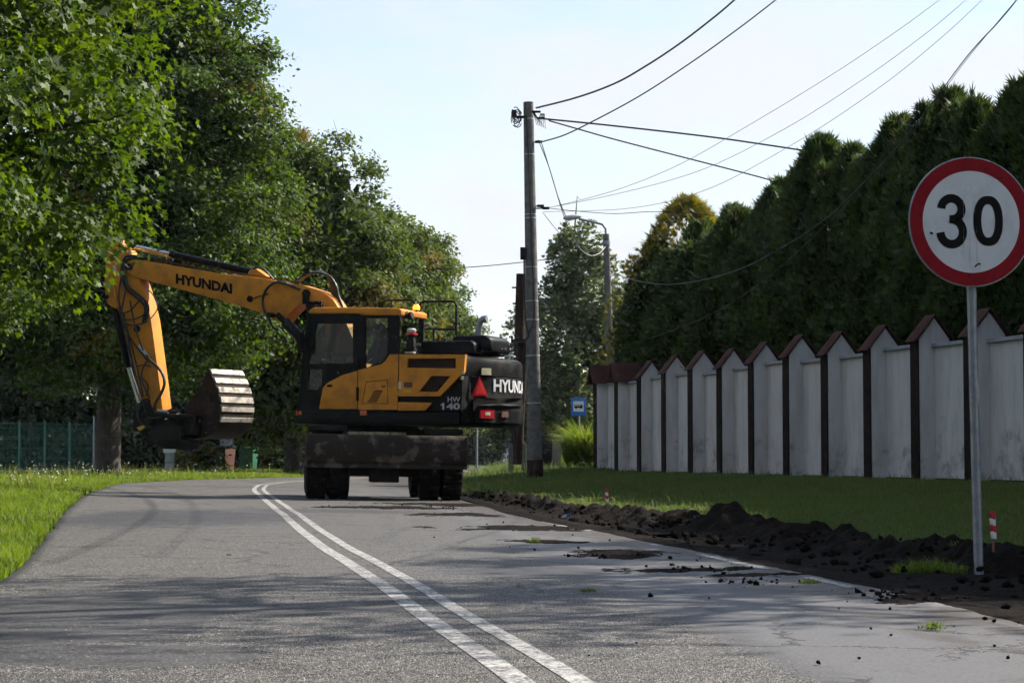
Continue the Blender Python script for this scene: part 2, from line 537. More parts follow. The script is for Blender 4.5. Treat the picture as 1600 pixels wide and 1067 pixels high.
# ------------------------------------------------------------------ ground sheet
def axis(parts):
    out = []
    for a, b, s in parts:
        out += list(np.arange(a, b, s))
    out.append(parts[-1][1])
    return np.array(out)
gx = axis([(-3000, -400, 650), (-400, -60, 40), (-60, -18, 3), (-18, 12, 0.2), (12, 40, 2), (40, 400, 40), (400, 3000, 650)])
gy = axis([(-2000, -60, 400), (-60, 0, 6), (0, 85, 0.3), (85, 160, 3), (160, 400, 20), (400, 4000, 600)])
GX, GY = np.meshgrid(gx, gy)
GZ = ground(GX, GY) + np.where((np.abs(GX) < 40) & (GY < 100), 0.012 * np.sin(GX * 1.7 + GY * 0.9) * np.sin(GY * 1.3 - GX * 0.7), 0)
nx, ny = len(gx), len(gy)
V = np.stack([GX.ravel(), GY.ravel(), GZ.ravel()], 1)
ii = np.arange((ny - 1) * (nx - 1)); r_, c_ = ii // (nx - 1), ii % (nx - 1)
q = np.stack([r_ * nx + c_, r_ * nx + c_ + 1, (r_ + 1) * nx + c_ + 1, (r_ + 1) * nx + c_], 1)
m, n, l, b = new_mat('grassy_earth')
f1 = noise_tex(n, l, 0.9, 5, 0.6); f2 = noise_tex(n, l, 25, 5, 0.7)
c = mixc(n, l, ramp(n, l, f1, 0.35, 0.65), (0.042, 0.070, 0.015), (0.070, 0.098, 0.022))
c = mixc(n, l, ramp(n, l, f2, 0.45, 0.75, 0, 0.6), c, (0.055, 0.042, 0.022))
l.new(c, b.inputs['Base Color'])
b.inputs['Roughness'].default_value = 0.95
b.inputs['Specular IOR Level'].default_value = 0.1
bump(n, l, b, f2, 0.8, 0.03)
me = np_mesh('ground', V, np.full(len(q), 4), q.ravel(), m, smooth=True)
tag(link('ground', me), 'grassy ground on both sides of the road', 'ground', kind='structure')

# ------------------------------------------------------------------ road
ry = axis([(-60, 0, 2), (0, 70, 0.35), (70, 400, 2)])
us = np.concatenate(([-0.012, 0.0], np.linspace(0.02, 0.98, 23), [1.0, 1.012]))
V = []
for y in ry:
    xl, xr = float(XL(y)), float(XR(y))
    for u in us:
        wob = 0.05 * mnoise.noise((u * 3.0 + (5 if u > .5 else 0), y * 0.9, 0)) + 0.03 * mnoise.noise((u * 3.0, y * 3.1, 4))
        x = xl + (xr - xl) * min(max(u, 0), 1) + (wob if u in (0.0, 1.0) or u < 0 or u > 1 else 0)
        z = float(z_road(x, y)) + 0.010 * mnoise.noise((x * 0.8, y * 0.35, 1.0)) - (0.12 if (u < 0 or u > 1) else 0)
        V.append((x + (-0.03 if u < 0 else 0.03 if u > 1 else 0), y, z))
nu = len(us)
q = [(r * nu + k, r * nu + k + 1, (r + 1) * nu + k + 1, (r + 1) * nu + k) for r in range(len(ry) - 1) for k in range(nu - 1)]

def asphalt(name, paint=False):
    m, n, l, b = new_mat(name)
    tc = n.new('ShaderNodeTexCoord').outputs['Object']
    sep = n.new('ShaderNodeSeparateXYZ'); l.new(tc, sep.inputs[0])
    X_, Y_ = sep.outputs[0], sep.outputs[1]
    grain = noise_tex(n, l, 80, 3, 0.8, tc)
    big = noise_tex(n, l, 0.7, 5, 0.6, tc)
    med = noise_tex(n, l, 5.0, 5, 0.65, tc)
    vor = NN(n, 'ShaderNodeTexVoronoi', Scale=58.0, feature='F1', Randomness=1.0)
    l.new(tc, vor.inputs['Vector'])
    stone = ramp(n, l, vor.outputs['Distance'], 0.15, 0.75, 1.0, 0.0)
    g = math_node(n, l, 'MULTIPLY', ramp(n, l, grain, 0.34, 0.66), stone)
    vc = n.new('ShaderNodeSeparateColor'); l.new(vor.outputs['Color'], vc.inputs[0])
    rough_c = mixc(n, l, g, (0.034, 0.032, 0.030), mixc(n, l, vc.outputs[0], (0.14, 0.134, 0.128), (0.44, 0.42, 0.395)))
    rough_c = mixc(n, l, ramp(n, l, big, 0.38, 0.62, 0, 0.30), rough_c, (0.10, 0.092, 0.084))
    smooth_c = mixc(n, l, ramp(n, l, grain, 0.3, 0.7), (0.072, 0.071, 0.073), (0.122, 0.120, 0.122))
    tar_shade_c = mixc(n, l, ramp(n, l, grain, 0.35, 0.7), (0.022, 0.022, 0.026), (0.050, 0.050, 0.055))
    # newer smooth widening strip on the right: X > 0.45 + 0.09 (12 - Y)
    edge = math_node(n, l, 'ADD', X_, math_node(n, l, 'MULTIPLY', Y_, 0.093))
    edge = math_node(n, l, 'ADD', edge, math_node(n, l, 'MULTIPLY', math_node(n, l, 'SUBTRACT', med, 0.5), 0.35))
    edge = math_node(n, l, 'ADD', edge, math_node(n, l, 'MULTIPLY', math_node(n, l, 'SUBTRACT', grain, 0.5), 0.10))
    smooth_f = ramp(n, l, edge, 1.50, 1.56)
    c = mixc(n, l, smooth_f, rough_c, smooth_c)
    seam = math_node(n, l, 'MULTIPLY', smooth_f, ramp(n, l, edge, 1.56, 1.72, 1.0, 0.0))
    c = mixc(n, l, math_node(n, l, 'MULTIPLY', seam, 0.55), c, (0.045, 0.043, 0.042))
    # tar repairs, plus tree shadow painted in at near left: centre x, y, half sizes, rotation, strength
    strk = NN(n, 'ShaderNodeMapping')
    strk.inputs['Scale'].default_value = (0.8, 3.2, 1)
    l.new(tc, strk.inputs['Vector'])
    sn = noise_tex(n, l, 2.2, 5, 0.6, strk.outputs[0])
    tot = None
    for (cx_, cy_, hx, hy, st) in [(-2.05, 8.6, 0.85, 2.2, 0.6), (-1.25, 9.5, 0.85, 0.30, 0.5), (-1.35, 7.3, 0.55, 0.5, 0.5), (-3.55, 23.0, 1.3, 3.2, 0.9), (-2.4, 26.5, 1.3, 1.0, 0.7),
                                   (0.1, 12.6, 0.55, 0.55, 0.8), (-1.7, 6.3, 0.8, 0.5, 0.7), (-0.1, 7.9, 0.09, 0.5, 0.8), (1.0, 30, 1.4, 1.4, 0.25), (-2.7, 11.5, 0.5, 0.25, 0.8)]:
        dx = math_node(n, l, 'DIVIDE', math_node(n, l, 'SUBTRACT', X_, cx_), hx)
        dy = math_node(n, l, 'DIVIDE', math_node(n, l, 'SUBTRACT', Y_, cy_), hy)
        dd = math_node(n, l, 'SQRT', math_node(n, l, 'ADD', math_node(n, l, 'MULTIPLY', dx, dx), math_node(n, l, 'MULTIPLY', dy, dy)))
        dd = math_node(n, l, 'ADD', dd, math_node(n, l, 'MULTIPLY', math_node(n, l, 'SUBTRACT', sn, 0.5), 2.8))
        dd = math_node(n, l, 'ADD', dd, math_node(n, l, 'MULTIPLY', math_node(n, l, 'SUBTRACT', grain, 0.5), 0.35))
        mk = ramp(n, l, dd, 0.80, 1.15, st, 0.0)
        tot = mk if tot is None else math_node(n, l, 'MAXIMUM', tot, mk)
    c = mixc(n, l, tot, c, tar_shade_c)
    # cracks
    cv = NN(n, 'ShaderNodeTexVoronoi', Scale=1.1, feature='DISTANCE_TO_EDGE')
    wv = NN(n, 'ShaderNodeTexNoise', Scale=3.0, Detail=6.0, Roughness=0.7)
    l.new(tc, wv.inputs['Vector'])
    wm = n.new('ShaderNodeVectorMath'); wm.operation = 'SCALE'; wm.inputs[3].default_value = 0.55
    l.new(wv.outputs['Color'], wm.inputs[0])
    wa = n.new('ShaderNodeVectorMath'); wa.operation = 'ADD'
    l.new(tc, wa.inputs[0]); l.new(wm.outputs[0], wa.inputs[1])
    l.new(wa.outputs[0], cv.inputs['Vector'])
    crack = ramp(n, l, cv.outputs['Distance'], 0.006, 0.024, 1.0, 0.0)
    crack = math_node(n, l, 'MULTIPLY', crack, ramp(n, l, big, 0.44, 0.55))
    c = mixc(n, l, math_node(n, l, 'MULTIPLY', crack, 0.85), c, (0.015, 0.013, 0.012))
    # earth smeared over the right lane near the dug strip
    mv = NN(n, 'ShaderNodeMapping'); mv.inputs['Scale'].default_value = (1.0, 0.45, 1)
    l.new(tc, mv.inputs['Vector'])
    mud_n = noise_tex(n, l, 2.6, 7, 0.68, mv.outputs[0], 0.4)
    lane = math_node(n, l, 'ADD', X_, math_node(n, l, 'MULTIPLY', Y_, 0.108))
    near_edge = ramp(n, l, lane, 1.35, 3.1)
    farther = ramp(n, l, Y_, 9.0, 24.0, 0.0, 0.12)
    mud = math_node(n, l, 'ADD', math_node(n, l, 'MULTIPLY', near_edge, 0.30), farther)
    mud = math_node(n, l, 'ADD', mud, mud_n)
    mud_f = math_node(n, l, 'MULTIPLY', ramp(n, l, mud, 0.66, 0.84), near_edge)
    c = mixc(n, l, math_node(n, l, 'MULTIPLY', mud_f, 0.9), c, (0.040, 0.030, 0.022))
    rough = math_node(n, l, 'ADD', 0.62, math_node(n, l, 'MULTIPLY', g, 0.2))
    if paint:
        wear = noise_tex(n, l, 38, 5, 0.8, tc)
        pf = math_node(n, l, 'ADD', math_node(n, l, 'MULTIPLY', wear, 0.75), math_node(n, l, 'MULTIPLY', med, 0.30))
        pf = ramp(n, l, pf, 0.42, 0.62, 0.0, 0.92)
        pf = math_node(n, l, 'MULTIPLY', pf, math_node(n, l, 'SUBTRACT', 1.0, math_node(n, l, 'MULTIPLY', tot, 0.6)))
        c = mixc(n, l, pf, c, mixc(n, l, ramp(n, l, grain, 0.35, 0.65), (0.38, 0.375, 0.36), (0.60, 0.59, 0.57)))
    l.new(c, b.inputs['Base Color'])
    l.new(rough, b.inputs['Roughness'])
    b.inputs['Specular IOR Level'].default_value = 0.35
    h = math_node(n, l, 'SUBTRACT', math_node(n, l, 'MULTIPLY', g, math_node(n, l, 'SUBTRACT', 1.0, math_node(n, l, 'MULTIPLY', smooth_f, 0.8))), math_node(n, l, 'MULTIPLY', crack, 1.5))
    bump(n, l, b, h, 0.55, 0.006)
    return m
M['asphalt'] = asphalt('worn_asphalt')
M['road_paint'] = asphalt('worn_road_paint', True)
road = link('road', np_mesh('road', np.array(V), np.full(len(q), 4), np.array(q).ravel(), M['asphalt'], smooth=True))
tag(road, 'worn grey asphalt road bending out of sight behind the excavator', 'road', kind='structure')

def paint_strip(name, off_fn, width, y0, y1, step, gap_fn=None):
    mb = MB()
    ys = np.arange(y0, y1, step)
    def P(y, o):
        dxdy = (float(off_fn(y + .1)) - float(off_fn(y - .1))) / .2
        nrm = Vector((1, -dxdy, 0)).normalized()
        p = Vector((float(off_fn(y)), y, 0)) + nrm * o
        p.z = float(z_road(p.x, p.y)) + 0.010 * mnoise.noise((p.x * 0.8, p.y * 0.35, 1.0)) + 0.0025
        return p
    for i in range(len(ys) - 1):
        if gap_fn and gap_fn(ys[i]): continue
        a, b_ = ys[i], ys[i + 1]
        mb.add([P(a, -width / 2), P(a, width / 2), P(b_, width / 2), P(b_, -width / 2)], [(0, 1, 2, 3)])
    return mb.build(name, M['road_paint'], road)
paint_strip('centre_line', lambda y: XC(y) - 0.092, 0.088, 1.0, 130, 0.3)
paint_strip('centre_line', lambda y: XC(y) + 0.092, 0.075, 1.0, 130, 0.3)
paint_strip('edge_line', lambda y: XR(y) - 0.10, 0.06, 3.0, 30, 0.15, lambda y: mnoise.noise((y * 0.8, 3.3, 0)) > 0.10)

# ------------------------------------------------------------------ dug soil along the right edge
def fbm(p, o=5, H=0.9):
    return mnoise.fractal(p, H, 2.1, o)
sy = np.concatenate([np.arange(3.0, 22, 0.045), np.arange(22, 43, 0.09)])
su = np.linspace(0, 1, 46)
V = []
for y in sy:
    xr, R_, H_ = float(XR(y)), float(SOIL_R(y)), float(SOIL_H(y))
    R_ *= 1 + 0.16 * mnoise.noise((y * 0.7, 9.1, 0)) + 0.07 * mnoise.noise((y * 2.4, 2.1, 0))
    H_ += 0.15 * math.exp(-((y - 19.6) / 0.45) ** 2) + 0.05 * math.exp(-((y - 18.2) / 0.5) ** 2)
    H_ *= 1 + 0.55 * mnoise.noise((y * 1.1, 1.7, 5)) + 0.3 * mnoise.noise((y * 3.3, 6.7, 5))
    W_ = R_ + 0.45
    fade = min(1, max(0, (43 - y) / 8)) * min(1, (y - 2.9) / 0.8)
    for u in su:
        d = -0.12 + u * (W_ + 0.12)
        x = xr + d
        t1 = min(max((d + 0.05) / (0.45 * R_), 0), 1)
        k0 = float(np.interp(y, [13.8, 17, 20], [0.84, 0.74, 0.5]))
        t2 = min(max((d - k0 * R_) / ((0.96 - k0) * R_), 0), 1); t2 = t2 * t2 * (3 - 2 * t2)
        t3 = min(max((d - R_ * 1.02) / (W_ - R_ * 1.02), 0), 1); t3 = t3 * t3 * (3 - 2 * t3)
        zl = float(z_lawn(x, y)) - 0.05
        z = 0.008 - 0.075 * t1
        z = z + (H_ - z) * t2
        z = z + (zl - z) * t3
        env = min(1, max(0, (d + 0.12) / 0.30)) * (1 - 0.8 * t3)
        nz = 0.055 * fbm((x * 3.2, y * 3.2, 0)) + 0.085 * abs(mnoise.noise((x * 5.5, y * 5.5, 3))) * (0.3 + t2)
        zz = z + nz * env * (0.4 + 0.9 * t2) + (-0.01 if d < -0.05 else 0)
        if d < 0: zz = min(zz, 0.02) - 0.03 * (1 - min(1, (d + 0.12) / 0.10))
        V.append((x + 0.03 * env * mnoise.noise((x * 6, y * 6, 8)), y + 0.03 * env * mnoise.noise((x * 6, y * 6, 18)), zz * fade + (1 - fade) * (-0.08)))
ns = len(su)
q = [(r * ns + k, r * ns + k + 1, (r + 1) * ns + k + 1, (r + 1) * ns + k) for r in range(len(sy) - 1) for k in range(ns - 1)]
m, n, l, b = new_mat('dark_topsoil')
f1 = noise_tex(n, l, 9, 7, 0.7); f2 = noise_tex(n, l, 60, 4, 0.7)
c = mixc(n, l, ramp(n, l, f1, 0.35, 0.7), (0.009, 0.0068, 0.0054), (0.021, 0.016, 0.012))
c = mixc(n, l, ramp(n, l, f2, 0.62, 0.75, 0, 0.5), c, (0.045, 0.036, 0.028))
l.new(c, b.inputs['Base Color'])
b.inputs['Roughness'].default_value = 0.95
b.inputs['Specular IOR Level'].default_value = 0.08
bump(n, l, b, math_node(n, l, 'ADD', f1, f2), 1.0, 0.03)
M['soil'] = m
tag(link('soil_bank', np_mesh('soil_bank', np.array(V), np.full(len(q), 4), np.array(q).ravel(), m, smooth=True)),
    'bank of freshly dug black soil between the road and the lawn', 'soil', kind='stuff')

# mud dragged over the right lane: low ragged crusts that rise out of the asphalt
MV, MF = [], []
for (cx_, cy_, hx, hy, st) in [(1.86, 10.1, .14, .35, .8), (0.72, 14.8, .42, .55, .95), (0.25, 20.3, .9, .7, .9), (-1.7, 28.7, .8, .8, .8), (1.05, 12.8, .4, .4, .8), (1.3, 12.2, .35, .25, .8), (0.2, 17.0, .5, .35, .6), (-0.5, 25.5, .9, .6, .8), (-0.9, 31.0, .8, .8, .9)]:
    nxm, nym = int(min(70, hx * 2.8 / 0.02)), int(min(90, hy * 2.8 / 0.025))
    b0 = len(MV)
    for i in range(nym + 1):
        for k in range(nxm + 1):
            u, v = 2.8 * (k / nxm - 0.5), 2.8 * (i / nym - 0.5)
            x, y = cx_ + u * hx, cy_ + v * hy
            f = fbm((x * 2.2, y * 1.1, 7.7), 6, 0.75) * 0.9 + 0.35 * mnoise.noise((x * 9, y * 5, 2.2))
            z = 0.022 * (st * 0.85 - math.hypot(u, v) * 0.8 + f * 0.75) + 0.006 * mnoise.noise((x * 28, y * 28, 0))
            MV.append((x, y, float(z_road(x, y)) + 0.010 * mnoise.noise((x * 0.8, y * 0.35, 1.0)) + min(max(z, -0.03), 0.016)))
    for i in range(nym):
        for k in range(nxm):
            q0 = b0 + i * (nxm + 1) + k
            MF.append((q0, q0 + 1, q0 + nxm + 2, q0 + nxm + 1))
tag(link('mud_smears', np_mesh('mud_smears', np.array(MV), np.full(len(MF), 4), np.array(MF).ravel(), M['soil'], smooth=True)),
    'ragged crusts of mud dragged across the right lane', 'mud', kind='stuff')

def ico_template(seed):
    bm = bmesh.new()
    bmesh.ops.create_icosphere(bm, subdivisions=1, radius=1)
    rg = random.Random(seed)
    for v in bm.verts:
        v.co *= rg.uniform(0.6, 1.25)
    vs = [tuple(v.co) for v in bm.verts]
    fs = [tuple(v.index for v in f.verts) for f in bm.faces]
    bm.free()
    return vs, fs
C, S = [], []
rg = random.Random(5)
for i in range(1100):
    y = rg.uniform(5, 24) if i % 4 else rg.uniform(20, 38)
    R_ = float(SOIL_R(y))
    u = rg.random()
    x = float(XR(y)) + R_ * (1.05 - 1.0 * u * u) + rg.uniform(-.1, .12)
    d = (x - float(XR(y))) / R_
    k0 = float(np.interp(y, [13.8, 17, 20], [0.84, 0.74, 0.5]))
    t2 = min(max((d - k0) / (0.96 - k0), 0), 1)
    z = -0.06 + (float(SOIL_H(y)) + 0.06) * t2 + rg.uniform(-0.01, 0.05)
    s = abs(rg.gauss(0, 0.020)) + 0.008
    if rg.random() < 0.012: s += 0.04
    C.append((x, y, z)); S.append(s)
for i in range(110):                                         # crumbs scattered over the right lane
    y = rg.uniform(6.5, 33)
    x = float(XR(y)) - abs(rg.gauss(0, 0.75))
    C.append((x, y, float(z_road(x, y)) + 0.006)); S.append(abs(rg.gauss(0, 0.006)) + 0.003)
for (px, py, k, sp) in [(1430, 937, 60, .07), (1390, 928, 40, .10), (1170, 910, 30, .12), (1085, 890, 18, .15), (1052, 884, 3, .01), (960, 868, 40, .16), (850, 822, 30, .3), (600, 790, 30, .4), (700, 788, 25, .4)]:
    d = ray(px, py); p = EYE + d * (-CAM_H / d.z)
    for j in range(k):
        a = rg.gauss(0, sp); e = rg.gauss(0, sp * 1.3)
        C.append((p.x + a, p.y + e, float(z_road(p.x + a, p.y + e)) + 0.008)); S.append(abs(rg.gauss(0, 0.008)) + 0.003)
C = np.array(C); S = np.array(S)
tv, tf = ico_template(3)
tv2 = np.array(tv) * [1, 1, 0.75]
NrmUp = RNG.normal(size=(len(C), 3)) * 0.3 + [0, 0, 1]
tag(link('soil_clods', scatter('soil_clods', tv2, tf, C, NrmUp, S, np.zeros((len(C), 4)), M['soil'])),
    'crumbs and clods of black soil over the bank and the right lane', 'soil', kind='stuff')

# coarse chippings standing proud of the worn asphalt near the camera
m, n, l, b = new_mat('asphalt_chipping')
a_ = NN(n, 'ShaderNodeAttribute', attribute_name='tint')
l.new(mixc(n, l, a_.outputs['Fac'], (0.030, 0.028, 0.027), (0.36, 0.345, 0.32)), b.inputs['Base Color'])
b.inputs['Roughness'].default_value = 0.75
b.inputs['Specular IOR Level'].default_value = 0.25
n_ = 150000
rng = np.random.default_rng(91)
Y = 1.0 / (1 / 17.0 + (1 / 5.9 - 1 / 17.0) * rng.random(n_))
X = -0.26 * Y + 0.42 * Y * rng.random(n_)
cl_ = np.abs(X - XC(Y) - 0.092) < 0.05
cl_ |= np.abs(X - XC(Y) + 0.092) < 0.055
keep = (X > XL(Y) + 0.05) & (X + 0.093 * Y < 1.50 + 0.05 * rng.normal(size=n_)) & ~(cl_ & (rng.random(n_) < 0.65))
for (cx_, cy_, hx, hy) in ((-2.05, 8.6, .8, 2.1), (-1.25, 9.5, .75, .25), (-1.35, 7.3, .5, .45), (0.1, 12.6, .5, .5)):
    keep &= ~((((X - cx_) / hx) ** 2 + ((Y - cy_) / hy) ** 2 < 1) & (rng.random(n_) < 0.97))
X, Y = X[keep], Y[keep]
Zc = np.array([float(z_road(x, y)) + 0.010 * mnoise.noise((x * 0.8, y * 0.35, 1.0)) for x, y in zip(X, Y)])
PYR = [(1, 0, -.3), (-.5, .87, -.3), (-.5, -.87, -.3), (.1, -.05, .75)]
t_ = rng.random(len(X)) ** 2.4
tag(link('asphalt_chippings', scatter('asphalt_chippings', PYR, [(0, 1, 3), (1, 2, 3), (2, 0, 3)], np.stack([X, Y, Zc], 1), np.array([0, 0, 1.0]) + 0.25 * rng.normal(size=(len(X), 3)), 0.0020 + 0.0020 * rng.random(len(X)), np.stack([t_, t_, t_, np.ones(len(X))], 1), m)),
    'rough stone chippings in the worn asphalt surface', 'asphalt', kind='stuff')

# ------------------------------------------------------------------ grass
def blades(name, X, Y, Z, H, lean, width, tint, mat, rng):
    n = len(X)
    az = rng.uniform(0, 2 * np.pi, n)
    ld = rng.uniform(0, 2 * np.pi, n)
    wv = np.stack([np.cos(az), np.sin(az), np.zeros(n)], 1) * (width * 0.5)[:, None]
    lv = np.stack([np.cos(ld), np.sin(ld), np.zeros(n)], 1) * (H * lean)[:, None]
    base = np.stack([X, Y, Z], 1)
    mid = base + lv * 0.35 + np.stack([np.zeros(n), np.zeros(n), H * 0.6], 1)
    tip = base + lv + np.stack([np.zeros(n), np.zeros(n), H * np.sqrt(np.maximum(1 - lean ** 2 * 0.6, 0.2))], 1)
    V = np.stack([base - wv, base + wv, mid + wv * 0.7, mid - wv * 0.7, tip], 1).reshape(-1, 3)
    k = np.arange(n)[:, None] * 5
    loops = np.concatenate([k + np.array([0, 1, 2, 3]), k + np.array([3, 2, 4])], 1).ravel()
    sizes = np.tile([4, 3], n)
    return np_mesh(name, V, sizes, loops, mat, np.repeat(tint, 5, axis=0))

def vnoise(X, Y, s, seed):
    r = np.random.default_rng(seed)
    g = r.random((64, 64))
    x = (X * s) % 63; y = (Y * s) % 63
    xi = x.astype(int); yi = y.astype(int); fx = x - xi; fy = y - yi
    return (g[xi, yi] * (1 - fx) * (1 - fy) + g[xi + 1, yi] * fx * (1 - fy) + g[xi, yi + 1] * (1 - fx) * fy + g[xi + 1, yi + 1] * fx * fy)

rng = np.random.default_rng(21)
n_ = 230000
Y = 7.0 + 75 * rng.random(n_) ** 1.15
d = rng.random(n_) ** 1.35 * np.interp(Y, [7, 30, 60, 85], [3.2, 6, 8, 9])
X = XL(Y) - d + 0.10 + np.where(d < 0.5, 0.13 * rng.random(n_) ** 2 * (0.4 + vnoise(Y, Y * 0.3, 1.7, 5)), 0)
keep = (X / Y > -0.262)
X, Y, d = X[keep], Y[keep], d[keep]
cl = vnoise(X, Y, 0.9, 3); c2 = vnoise(X, Y, 3.1, 4)
H = (0.05 + 0.08 * rng.random(len(X)) + 0.10 * cl * c2) * np.interp(d, [0, 0.25, 1.2, 4], [0.55, 0.9, 1.1, 1.2])
tint = np.stack([np.clip(0.15 + 0.6 * cl + 0.35 * rng.random(len(X)), 0, 1), np.clip((rng.random(len(X)) - 0.86) * 4, 0, 0.85), np.zeros(len(X)), np.ones(len(X))], 1)
W = np.interp(Y, [7, 25, 70], [0.006, 0.011, 0.022])
tag(link('verge_grass', blades('verge_grass', X, Y, ground(X, Y) - 0.02, H, 0.2 + 0.6 * rng.random(len(X)), W, tint, M['grass'], rng)),
    'sunlit rough grass on the left verge of the road', 'grass', kind='stuff')
# tall weeds and white flower heads on the verge
n_ = 2600
Y = 34 + 36 * rng.random(n_); d = 0.5 + 5 * rng.random(n_)
X = XL(Y) - d
H = 0.15 + 0.30 * rng.random(n_) ** 3
tint = np.stack([rng.random(n_), 0.5 * rng.random(n_), np.zeros(n_), np.ones(n_)], 1)
tag(link('tall_weeds', blades('tall_weeds', X, Y, ground(X, Y), H, 0.15 + 0.3 * rng.random(n_), np.full(n_, 0.016), tint, M['grass'], rng)),
    'taller weeds standing in the left verge', 'weeds', kind='stuff')
k = rng.random(n_) < 0.12
C = np.stack([X[k], Y[k], (ground(X, Y) + H * 0.95)[k]], 1)
tag(link('white_flowers', scatter('white_flowers', tv, tf, C, np.tile([0, 0, 1.0], (len(C), 1)), 0.008 + 0.014 * rng.random(len(C)), np.zeros((len(C), 4)), M['flower'])),
    'small white flower heads dotted over the left verge', 'flowers', kind='stuff')
# lawn
n_ = 260000
Y = 9 + 62 * rng.random(n_) ** 0.95
lo = XR(Y) + np.where(Y < 42, SOIL_R(Y) * 0.98, 0.05)
hi = np.maximum(wall_x(Y), np.interp(Y, [9, 52, 53, 71], [0, 0, 6, 7]))
X = lo + (hi - lo) * rng.random(n_) + 0.12 * rng.normal(size=n_)
keep = (X / Y < 0.262) & (X > lo - 0.15) & (X / Y > -0.03)
X, Y = X[keep], Y[keep]
cl = 0.5 * vnoise(X, Y, 0.7, 8) + 0.5 * vnoise(X, Y, 2.3, 9)
wd = vnoise(X, Y, 0.35, 10)
H = 0.030 + 0.030 * rng.random(len(X)) + 0.02 * cl
H = np.where(rng.random(len(X)) < 0.04 * wd, H * 2.4, H)
H = np.where(Y > 51, H * 2.2, H)
tint = np.stack([np.clip(0.1 + 0.6 * cl + 0.4 * rng.random(len(X)), 0, 1), np.clip((rng.random(len(X)) - 0.97 + 0.22 * wd) * 4, 0, 0.6), np.zeros(len(X)), np.ones(len(X))], 1)
W = np.interp(Y, [9, 25, 70], [0.006, 0.012, 0.022])
tag(link('lawn_grass', blades('lawn_grass', X, Y, ground(X, Y) - 0.008, H, 0.2 + 0.6 * rng.random(len(X)), W, tint, M['lawn'], rng)),
    'short mown lawn between the soil bank and the white wall', 'grass', kind='stuff')

def tuft(name, x, y, z, r, n_, h, mat, label, cat='grass', seed=1, group=None, lean=0.5, flat=1.0):
    rg_ = np.random.default_rng(seed)
    a = rg_.uniform(0, 2 * np.pi, n_); q_ = r * np.sqrt(rg_.random(n_))
    X = q_ * np.cos(a); Y = q_ * np.sin(a) * flat
    H = h * (0.3 + 0.9 * rg_.random(n_)) * (1.15 - 0.6 * (q_ / r) ** 2)
    t = np.stack([rg_.random(n_), np.clip((rg_.random(n_) - 0.8) * 3, 0, 1), np.zeros(n_), np.ones(n_)], 1)
    o = link(name, blades(name, X, Y, np.full(n_, 0.0), H, lean * (0.4 + rg_.random(n_)), np.full(n_, max(0.006, h * 0.035)), t, mat, rg_))
    o.location = (x, y, z)
    return tag(o, label, cat, group)

# ------------------------------------------------------------------ boundary wall
def wall_mat():
    m, n, l, b = new_mat('dirty_white_plaster')
    tc = n.new('ShaderNodeTexCoord').outputs['Object']
    mp = NN(n, 'ShaderNodeMapping'); mp.inputs['Scale'].default_value = (1.0, 1.0, 0.22)
    l.new(tc, mp.inputs['Vector'])
    st = noise_tex(n, l, 6.0, 6, 0.65, mp.outputs[0])
    bl = noise_tex(n, l, 2.3, 6, 0.7, tc)
    fine = noise_tex(n, l, 45, 4, 0.6, tc)
    sep = n.new('ShaderNodeSeparateXYZ'); l.new(tc, sep.inputs[0])
    low = ramp(n, l, sep.outputs[2], 0.1, 1.5, 1.0, 0.0)
    c = mixc(n, l, ramp(n, l, st, 0.40, 0.68, 0, 0.55), (0.54, 0.535, 0.53), (0.37, 0.36, 0.345))
    mo = ramp(n, l, math_node(n, l, 'ADD', bl, math_node(n, l, 'MULTIPLY', low, 0.16)), 0.62, 0.84, 0.0, 0.7)
    c = mixc(n, l, mo, c, (0.13, 0.13, 0.11))
    l.new(c, b.inputs['Base Color'])
    b.inputs['Roughness'].default_value = 0.9
    bump(n, l, b, fine, 0.5, 0.01)
    return m
M['plaster'] = wall_mat()
wall = empty('boundary_wall', (wall_x(30.87), 30.87, gz(wall_x(30.87), 30.87)))
tag(wall, 'long white plastered wall with gabled pillars behind the lawn', 'wall')
bpy.context.view_layer.update()
BASE = Vector(wall.location)
PITCH_Y = 1.9
def wp(s, nn, z):      # s along the wall (m, towards the far end), nn towards the road, z above base
    return WALL_T * s + WALL_N * nn + Vector((0, 0, z))
step = PITCH_Y / WALL_T.y
